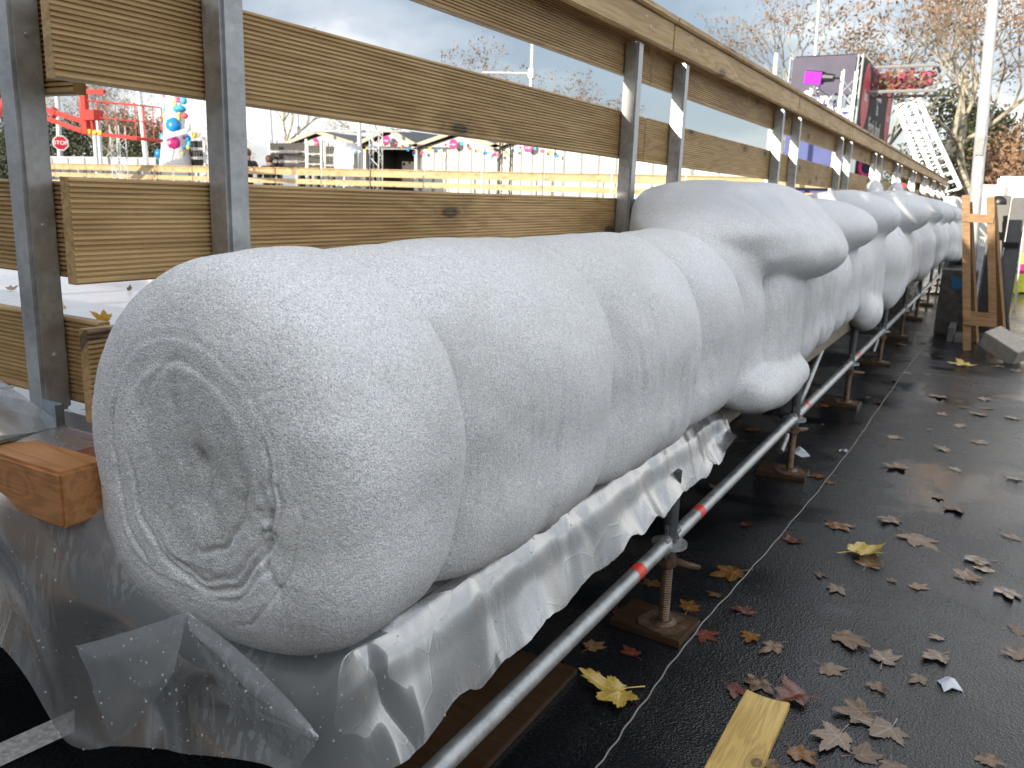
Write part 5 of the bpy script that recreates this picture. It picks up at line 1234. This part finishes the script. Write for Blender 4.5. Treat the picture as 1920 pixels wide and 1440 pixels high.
skate_rack(513, 582, 28.5, 266, 3, 'wide white rack of black skates left of the plastic wrapped rack', 15)
skate_rack(584, 610, 28.3, 270, 3, 'narrow white rack of black skates next to the plastic wrapped rack', 5)
skate_rack(352, 392, 28.5, 262, 3, 'rack of black skates half hidden by the second steel post', 8)
skate_rack(616, 646, 28.2, 272, 3, 'skate rack under a sheet of pale plastic', 5)
mb = MB(); a = at(628, 270, 27.9); b = at(666, 330, 27.9); P5, F5, N5 = patch([[Vector((a.x, 28.6, a.z)), Vector((a.x + .5, 28.6, a.z + .05)), Vector((b.x, 28.6, a.z - .3))], [Vector((a.x, 27.8, a.z - .1)), Vector((a.x + .6, 27.7, a.z - .1)), Vector((b.x, 27.8, a.z - .4))], [Vector((a.x + .3, 27.6, 1.0)), Vector((a.x + .8, 27.6, .9)), Vector((b.x + .1, 27.7, .9))]], 20, 20, lambda P, s, t: ridged(vnoise(P * 4)) * 0.08)
o = raw('plastic_cover', P5, F5, M['tarp']); tag(o, 'pale plastic cover bunched over a skate rack before the huts', 'cover')

# ---- people behind the rink fence
def person(u, y, vt, label, hair=True, turn=0.0, bend=0.0):
    p = at(u, 330, y); root = empty('person', (p.x, y, 0)); H = at(u, vt, y).z; s = H / 1.75
    J = {'pel': (0, 0, .95), 'chest': (0, -.03 - bend * .5, 1.28), 'neck': (0, -.05 - bend, 1.47), 'head': (0, -.07 - bend, 1.57), 'crown': (0, -.06 - bend, 1.69)}
    ch = [('pel', 'chest', ), ('chest', 'neck'), ('neck', 'head'), ('head', 'crown')]; rad = {'pel': .15, 'chest': .17, 'neck': .065, 'head': .1, 'crown': .075}
    for sg, n in ((-1, 'l'), (1, 'r')):
        J['sh' + n] = (sg * .2, -.03 - bend * .8, 1.40); J['el' + n] = (sg * .26, -.05 - bend, 1.12); J['wr' + n] = (sg * .2, -.25 - bend, .98); J['ha' + n] = (sg * .17, -.33 - bend, .97)
        J['hip' + n] = (sg * .1, 0, .88); J['kn' + n] = (sg * .11, -.02, .48); J['an' + n] = (sg * .11, .02, .08); J['to' + n] = (sg * .12, -.14, .03)
        ch += [('chest', 'sh' + n), ('sh' + n, 'el' + n), ('el' + n, 'wr' + n), ('wr' + n, 'ha' + n), ('pel', 'hip' + n), ('hip' + n, 'kn' + n), ('kn' + n, 'an' + n), ('an' + n, 'to' + n)]
        rad.update({'sh' + n: .075, 'el' + n: .055, 'wr' + n: .035, 'ha' + n: .032, 'hip' + n: .095, 'kn' + n: .062, 'an' + n: .045, 'to' + n: .035})
    ks = list(J); me = bpy.data.meshes.new('body'); me.from_pydata([J[k] for k in ks], [(ks.index(a), ks.index(b)) for a, b in ch], [])
    o = bpy.data.objects.new('body', me); C.objects.link(o); md = o.modifiers.new('skin', 'SKIN'); md.use_smooth_shade = True
    for i, k in enumerate(ks): me.skin_vertices[0].data[i].radius = (rad[k], rad[k] * .85); me.skin_vertices[0].data[i].use_root = (k == 'pel')
    o.modifiers.new('sub', 'SUBSURF').levels = 2; o.modifiers['sub'].render_levels = 2
    dg = bpy.context.evaluated_depsgraph_get(); me2 = bpy.data.meshes.new_from_object(o.evaluated_get(dg)); bpy.data.objects.remove(o)
    me2.materials.clear()
    for m in (M['jacket'], M['skin'], M['trousers']): me2.materials.append(m)
    for f in me2.polygons:
        c = f.center; f.material_index = 1 if (c.z > 1.45 and abs(c.x) < .12) or (c.y < -.27 - bend and c.z < 1.05) else (2 if c.z < .9 else 0); f.use_smooth = True
    b = bpy.data.objects.new('body', me2); C.objects.link(b); b.parent = root
    mb = MB(); hc = Vector(J['head']); mb.ball(hc + Vector((0, .022, .045)), .112, 14, 0, (.92, 1.0, 1.0)); mb.build('hair', M['hair'], root, smooth=True)
    root.scale = (s, s, s); root.rotation_euler = (0, 0, turn); tag(root, label, 'person'); return root
person(462, 28.3, 276, 'person in a dark hooded jacket bending by the skate racks', turn=R(60), bend=.12)
person(505, 27.8, 288, 'brown haired person in a dark navy jacket beside the wide skate rack', turn=R(-150))

# ---- huts and the white hoarding
def hut(u0, u1, ua, ve, va, y, label, open_front=False, depth=4.5):
    x0, x1 = at(u0, ve, y).x, at(u1, ve, y).x; xa = at(ua, va, y).x; ze = at((u0 + u1) / 2, ve, y).z; za = at(ua, va, y).z
    root = empty('market_hut', (xa, y, 0)); t = .08
    def K(mb, n, m): return keep(mb.build(n, m, None), root)
    mb = MB(); sill = 1.1
    if open_front:
        mb.box((x0 + .3, y, 0), (x1 - .3, y + t, sill)); mb.box((x0 + .3, y, ze - .12), (x1 - .3, y + t, ze + .1)); mb.box((x0 + .3, y + 2.4, 0), (x1 - .3, y + 2.4 + t, ze)); mb.box((x0 + .3, y, 0), (x0 + .45, y + 2.4, ze)); mb.box((x1 - .45, y, 0), (x1 - .3, y + 2.4, ze))
        K(mb, 'wall', M['white'])
        mb = MB(); mb.box((x0 + .46, y + 2.3, .2), (x1 - .46, y + 2.38, ze)); mb.box((x0 + .46, y + .1, ze - .02), (x1 - .46, y + 2.3, ze + .02)); mb.box((x0 + .46, y + .1, .9), (x0 + .5, y + 2.3, ze)); mb.box((x1 - .5, y + .1, .9), (x1 - .46, y + 2.3, ze)); K(mb, 'dark_interior', M['dark_inside'])
    else:
        mb.box((x0 + .3, y, 0), (x1 - .3, y + 2.4, ze)); K(mb, 'wall', M['white'])
        n = 6
        for k in range(n + 1): mb = MB(); xx = x0 + .32 + (x1 - x0 - .66) * k / n; mb.box((xx, y - .035, 0), (xx + .07, y - .003, ze - .02)); K(mb, 'batten', M['batten'])
    mb = MB(); mb.prism([(x0 + .3, ze), (x1 - .3, ze), (xa, za - .12)], 0, t, 0, Matrix.Translation((0, y + t, 0)) @ Matrix.Rotation(R(90), 4, 'X')); K(mb, 'gable', M['white'])
    mb = MB(); yb = y + depth
    for xe in (x0, x1):
        a = Vector((xe, y - .35, ze - .05)); b = Vector((xa, y - .35, za)); c = Vector((xa, yb, za)); d = Vector((xe, yb, ze - .05)); up = Vector((0, 0, .08)); mb.add([a, b, c, d, a + up, b + up, c + up, d + up], [(0, 1, 2, 3), (7, 6, 5, 4), (0, 4, 5, 1), (1, 5, 6, 2), (2, 6, 7, 3), (3, 7, 4, 0)])
    K(mb, 'roof', M['dark_roof'])
    for xe in (x0, x1): mb = MB(); mb.bar((xe, y - .38, ze), (xa, y - .38, za + .03), .05, .17); K(mb, 'barge_board', plain('barge', (0.5, 0.44, 0.36), 0.7))
    cols = ['cyan', 'rose', 'yellow', 'blue', 'pink', 'lime']; rnd = random.Random(int(u0))
    for k in range(11):
        f = (k + .5) / 11; xx = x0 + (x1 - x0) * f; zz = (ze + (za - ze) * (1 - abs(xx - xa) / (x1 - xa if xx > xa else xa - x0))) - .34 - .12 * rnd.random()
        mb = MB(); r = rnd.uniform(.06, .1); mb.tube([(xx, y - .42, zz), (xx, y - .40, zz)], r, 10); K(mb, 'pennant', M[cols[k % 6]])
    mb = MB(); r = .22; mb.tube([(xa, y - .44, za - .5), (xa, y - .41, za - .5)], r, 20); K(mb, 'round_sign', M['pink'])
    keep(text('sign_lettering', 'oulgo', 0.14, M['white_gloss'], None, (xa, y - .447, za - .5)), root)
    tag(root, label, 'market hut', 'gabled white market huts')
hut(545, 672, 602, 270, 249, 33, 'gabled hut with a slate roof behind the plastic wrapped skate rack', True)
hut(672, 792, 735, 275, 244, 33, 'gabled hut with an open dark front and a pink disc behind the white lattice mast', True)
hut(780, 945, 860, 277, 250, 33, 'gabled hut with a closed white boarded front in the middle of the row')
hut(925, 1075, 1000, 279, 255, 33, 'gabled white hut behind the black lattice mast')
def hoarding(u0, u1, y, vt, n, label, m='white', name='white_hoarding', zb=0):
    a, b = at(u0, vt, y), at(u1, vt, y); root = empty(name, (a.x, y, 0)); zt = max(a.z, b.z)
    mb = MB(); mb.box((a.x, y, zb), (b.x, y + .06, zt)); keep(mb.build('panel', M[m], None), root)
    for k in range(n + 1): mb = MB(); xx = a.x + (b.x - a.x) * k / n; mb.box((xx - .04, y - .05, zb), (xx + .04, y - .003, zt - .05)); keep(mb.build('batten', M['batten'], None), root)
    tag(root, label, 'hoarding'); return root
hoarding(1060, 1300, 32, 268, 7, 'tall white boarded hoarding right of the huts')
hoarding(40, 330, 27.6, 296, 9, 'low pale tarpaulin screen under the stop sign', 'tarp', 'tarpaulin_screen')
hoarding(1838, 1990, 24, 349, 3, 'white hoarding at the right behind the frame stand')
hoarding(1300, 1500, 40, 318, 4, 'grey blue screen between the sunlit posts and sign tower', 'tarp', 'tarpaulin_screen')
def banner(u0, u1, v0, v1, y, m, label, ring=False):
    a, b = at(u0, v0, y), at(u1, v1, y); root = empty('hanging_banner', (a.x, y, a.z)); mb = MB(); mb.box((a.x, y, b.z), (b.x, y + .03, a.z)); keep(mb.build('cloth', M[m], None), root)
    for xx in (a.x, b.x): mb = MB(); mb.tube([(xx, y + .05, 0), (xx, y + .05, a.z)], .03, 6); keep(mb.build('stake', M['whitemetal'], None), root)
    if ring:
        c = Vector(((a.x + b.x) / 2, y - .01, (a.z + b.z) / 2)); mb = MB(); pts = [c + Vector((math.cos(2 * math.pi * k / 20) * .22, 0, math.sin(2 * math.pi * k / 20) * .26)) for k in range(21)]; mb.tube(pts, .07, 6); keep(mb.build('ring_mark', M['pink'], None), root)
    tag(root, label, 'banner')
banner(1500, 1578, 345, 372, 29, 'pink', 'bright pink banner low behind the fence near the sign tower'); banner(1606, 1645, 298, 330, 29.5, 'navy', 'dark banner with a pink ring below the sign tower', True)

# ---- far side of the rink
xs0 = at(50, 330, 26.5).x; xs1 = -1.8; n_far = int((xs1 - xs0) / 2.55)
light = wood_mat('sunlit_softwood', ((0.16, 0.09, 0.04), (0.46, 0.33, 0.17), (0.58, 0.44, 0.25)), knot_density=1.3)  # lighter copy of the plank wood, sunlight put into its colour
far0 = empty('far_fence_panel')
for z0, z1 in ((0.01, 0.197), (0.285, 0.485), (0.657, 0.857), (1.006, 1.27)):
    m = MB(); m.box((0, 0, z0), (2.49, 0.028, z1)); m.build('plank', light, far0)
m = MB(); m.box((0, -0.1, 1.272), (2.49, 0.05, 1.3)); m.build('handrail', light, far0)
for x in (0.26, 2.2): m = MB(); m.box((x, 0.03, -0.1), (x + 0.055, 0.09, 1.25)); m.build('post', M['dark_steel'], far0)
for k in range(n_far):
    p = far0 if k == 0 else copy_tree(far0); p.location = (xs0 + 2.55 * k, 26.5, 1.02)
    tag(p, 'sunlit yellow timber barrier panel on the far side of the rink', 'barrier panel', 'barrier panels on the far side of the rink')

# ---- the cluster past the end of the frosted pipe
def frame_stand():
    y = 10.5; root = empty('frame_stand', (at(1835, 600, y).x, y, 0)); W_ = M['frame_wood']
    gl = lambda u, v, yy: at(u, v, yy)
    def leg(u0, v0, u1, yy0, yy1, nm='leg'):
        a = gl(u0, v0, yy0); b = Vector((gl(u1, 600, yy1).x, yy1, 0.0)); mb = MB(); mb.bar(b, a, .075, .055); keep(mb.build(nm, W_, None), root); return a, b
    a1, b1 = leg(1811, 366, 1822, 10.5, 10.45); a2, b2 = leg(1857, 369, 1873, 10.5, 10.45)
    leg(1815, 380, 1834, 10.6, 11.2); leg(1860, 384, 1888, 10.6, 11.2)
    for f, nm in ((.14, 'crossbar'), (.80, 'crossbar')):
        p, q = a1.lerp(b1, f), a2.lerp(b2, f); mb = MB(); mb.bar(p + Vector((-.03, -.045, 0)), q + Vector((.03, -.045, 0)), .03, .09); keep(mb.build(nm, W_, None), root)
    p, q = a1.lerp(b1, .8) + Vector((0, .5, 0)), a2.lerp(b2, .8) + Vector((0, .5, 0)); mb = MB(); mb.bar(p, q, .03, .09); keep(mb.build('crossbar', W_, None), root)
    tag(root, 'narrow wooden frame stand with four legs at the end of the pipe', 'stand')
frame_stand()
def dark_board():
    y = 11.3; root = empty('leaning_board', (at(1850, 560, y).x, y, 0)); a = at(1836, 560, y); b = at(1866, 562, y); c = at(1893, 384, y + .2); d = at(1864, 384, y + .2)
    mb = MB(); a.z = 0.1; b.z = 0.1; t = Vector((0, .06, 0)); mb.add([a, b, c, d, a + t, b + t, c + t, d + t], [(0, 1, 2, 3), (7, 6, 5, 4), (0, 4, 5, 1), (1, 5, 6, 2), (2, 6, 7, 3), (3, 7, 4, 0)]); keep(mb.build('panel', M['black'], None), root)
    mb = MB(); mb.bar(at(1870, 440, y + .2), Vector((b.x + .2, y + .7, 0)), .05, .05); keep(mb.build('strut', M['black'], None), root)
    tag(root, 'tall black board leaning behind the wooden frame stand', 'board')
dark_board()
def case():
    y = 12.4; root = empty('equipment_case', (at(1880, 500, y).x, y, 0)); a = at(1863, 366, y); b = at(1907, 500, y)
    mb = MB(); mb.box((a.x, y, 0.05), (a.x + .2, y + .5, a.z)); mb.box((a.x + .212, y + .01, 0.05), (b.x, y + .5, a.z - .02)); keep(mb.build('cabinet', M['grey_case'], None, bevel=.012), root)
    c = at(1873, 380, y); mb = MB(); mb.ball((c.x, y - .005, c.z), .085, 18, 0, (1, .5, 1)); keep(mb.build('dome', M['black'], None, smooth=True), root)
    mb = MB(); mb.box((a.x + .02, y - .012, c.z - .55), (b.x - .02, y - .002, c.z - .48)); keep(mb.build('handle_bar', M['black'], None), root)
    tag(root, 'tall grey equipment case with a round black dome behind the frame stand', 'case')
case()
def boxes():
    y = 10.0; c = at(1893, 606, y); m = MB(); m.box((-.2, -.13, -.09), (.2, .13, .09)); o = m.build('ballast_block', plain('block_grey', (0.42, 0.39, 0.34), 0.7), bevel=.006); o.location = (c.x, y, 0.155); o.rotation_euler = (R(14), R(24), R(-28)); tag(o, 'tilted grey beige block at the foot of the frame stand', 'block')
    mb = MB(); y = 11.6; a = at(1767, 505, y); b = at(1822, 590, y); mb.box((a.x, y, 0.0), (b.x, y + .35, a.z)); root = empty('plywood_box', (a.x, y, 0)); keep(mb.build('box', plain('dirty_plywood', (0.06, 0.055, 0.05), 0.7, 0, .5, 12), None, bevel=.008), root)
    c = at(1796, 530, y); mb = MB(); mb.prism([(.09 * math.cos(k * .63) * (1 + .4 * math.sin(k * 2.1)), .07 * math.sin(k * .63) * (1 + .3 * math.cos(k * 1.7))) for k in range(10)], 0, .003, 0, Matrix.Translation((c.x, y - .002, c.z)) @ Matrix.Rotation(R(90), 4, 'X')); keep(mb.build('blue_stain', plain('blue_stain', (0.01, 0.09, 0.2), 0.5), None), root)
    tag(root, 'dirty dark plywood box with a blue smear below the end of the pipe', 'box')
    y = 11.0; a = at(1783, 578, y); b = at(1818, 592, y); mb = MB(); mb.box((a.x, y, 0), (a.x + .07, y + .6, .17)); mb.box((a.x + .075, y, 0), (b.x, y + .55, .06)); o = mb.build('kerb_block', M['grey_case'], bevel=.006); tag(o, 'low dark channel block on the ground left of the frame stand', 'block')
    # stacked grey crates seen through the frame
    y = 15.0; 
    for k in range(6):
        a = at(1826, 500 - 18 * k, y); b = at(1866, 482 - 18 * k, y); root = empty('plastic_crate', (a.x, y, max(.0, a.z))); z0 = .02 + k * .185; mb = MB(); mb.box((a.x, y, z0), (b.x, y + .4, z0 + .025)); mb.box((a.x, y, z0 + .15), (b.x, y + .4, z0 + .18))
        n = 9
        for j in range(n): xx = a.x + (b.x - a.x - .02) * j / (n - 1); mb.box((xx, y, z0 + .025), (xx + .02, y + .02, z0 + .15)); mb.box((xx, y + .38, z0 + .025), (xx + .02, y + .4, z0 + .15))
        keep(mb.build('crate_body', plain('crate_grey', (0.5, 0.52, 0.54), .5), None), root); tag(root, f'pale slatted crate, {["bottom", "second", "third", "fourth", "fifth", "topmost"][k]} of the stack seen through the frame stand'.replace('bottom of', 'lowest of'), 'crate', 'crates stacked behind the frame stand')
    # banded post, ladder, drums
    y = 18.0; a = at(1905, 372, y); b = at(1878, 520, y); root = empty('banded_post', (b.x, y, b.z)); cs = ['navy', 'neon', 'white_gloss', 'white_gloss', 'green_tape', 'pink', 'rose', 'yellow', 'white_gloss']
    b = b + (b - a) * (b.z / (a.z - b.z))
    for k in range(9): mb = MB(); mb.tube([a.lerp(b, k / 9), a.lerp(b, (k + 1) / 9)], .035, 10); keep(mb.build('colour_band', M[cs[k]], None, smooth=True), root)
    tag(root, 'leaning post ringed in neon, green and red bands at the right edge', 'post')
    y = 15.5; root = empty('leaning_ladder', (at(1905, 500, y).x, y, 0)); mb = MB(); a, b = at(1913, 370, y), at(1893, 520, y); c, d = at(1922, 372, y), at(1908, 520, y)
    for p, q in ((a, b), (c, d)): q = q + (q - p) * (q.z / (p.z - q.z)); mb.bar(q, p, .03, .07)
    keep(mb.build('rail', M['whitemetal'], None), root); mb = MB()
    for k in range(12): mb.bar(a.lerp(b, .1 + .075 * k), c.lerp(d, .1 + .075 * k), .03, .05)
    keep(mb.build('rungs', M['black'], None), root); tag(root, 'white ladder with dark rungs leaning at the right edge', 'ladder')
    for u, v, yy, m1, m2, lab in ((1913, 492, 19, 'neon', 'pink', 'neon yellow and pink drum at the right edge'), (1897, 478, 19.6, 'rose', 'white_gloss', 'red and white traffic cone at the right edge')):
        p = at(u, v, yy); root = empty('warning_drum' if 'drum' in lab else 'traffic_cone', (p.x, yy, 0)); h = .75; r0, r1 = (.2, .18) if 'drum' in lab else (.14, .03)
        for k, mm in enumerate((m1, m1, m2, m1)): mb = MB(); f0, f1 = k / 4, (k + 1) / 4; mb.tube([(0, 0, h * f0), (0, 0, h * f1)], [r0 + (r1 - r0) * f0, r0 + (r1 - r0) * f1], 16); mb.build('band', M[mm], root, smooth=True)
        mb = MB(); mb.box((-.19, -.19, -.0), (.19, .19, .03)); mb.build('foot', M['black'], root); tag(root, lab, 'drum' if 'drum' in lab else 'cone')
boxes()
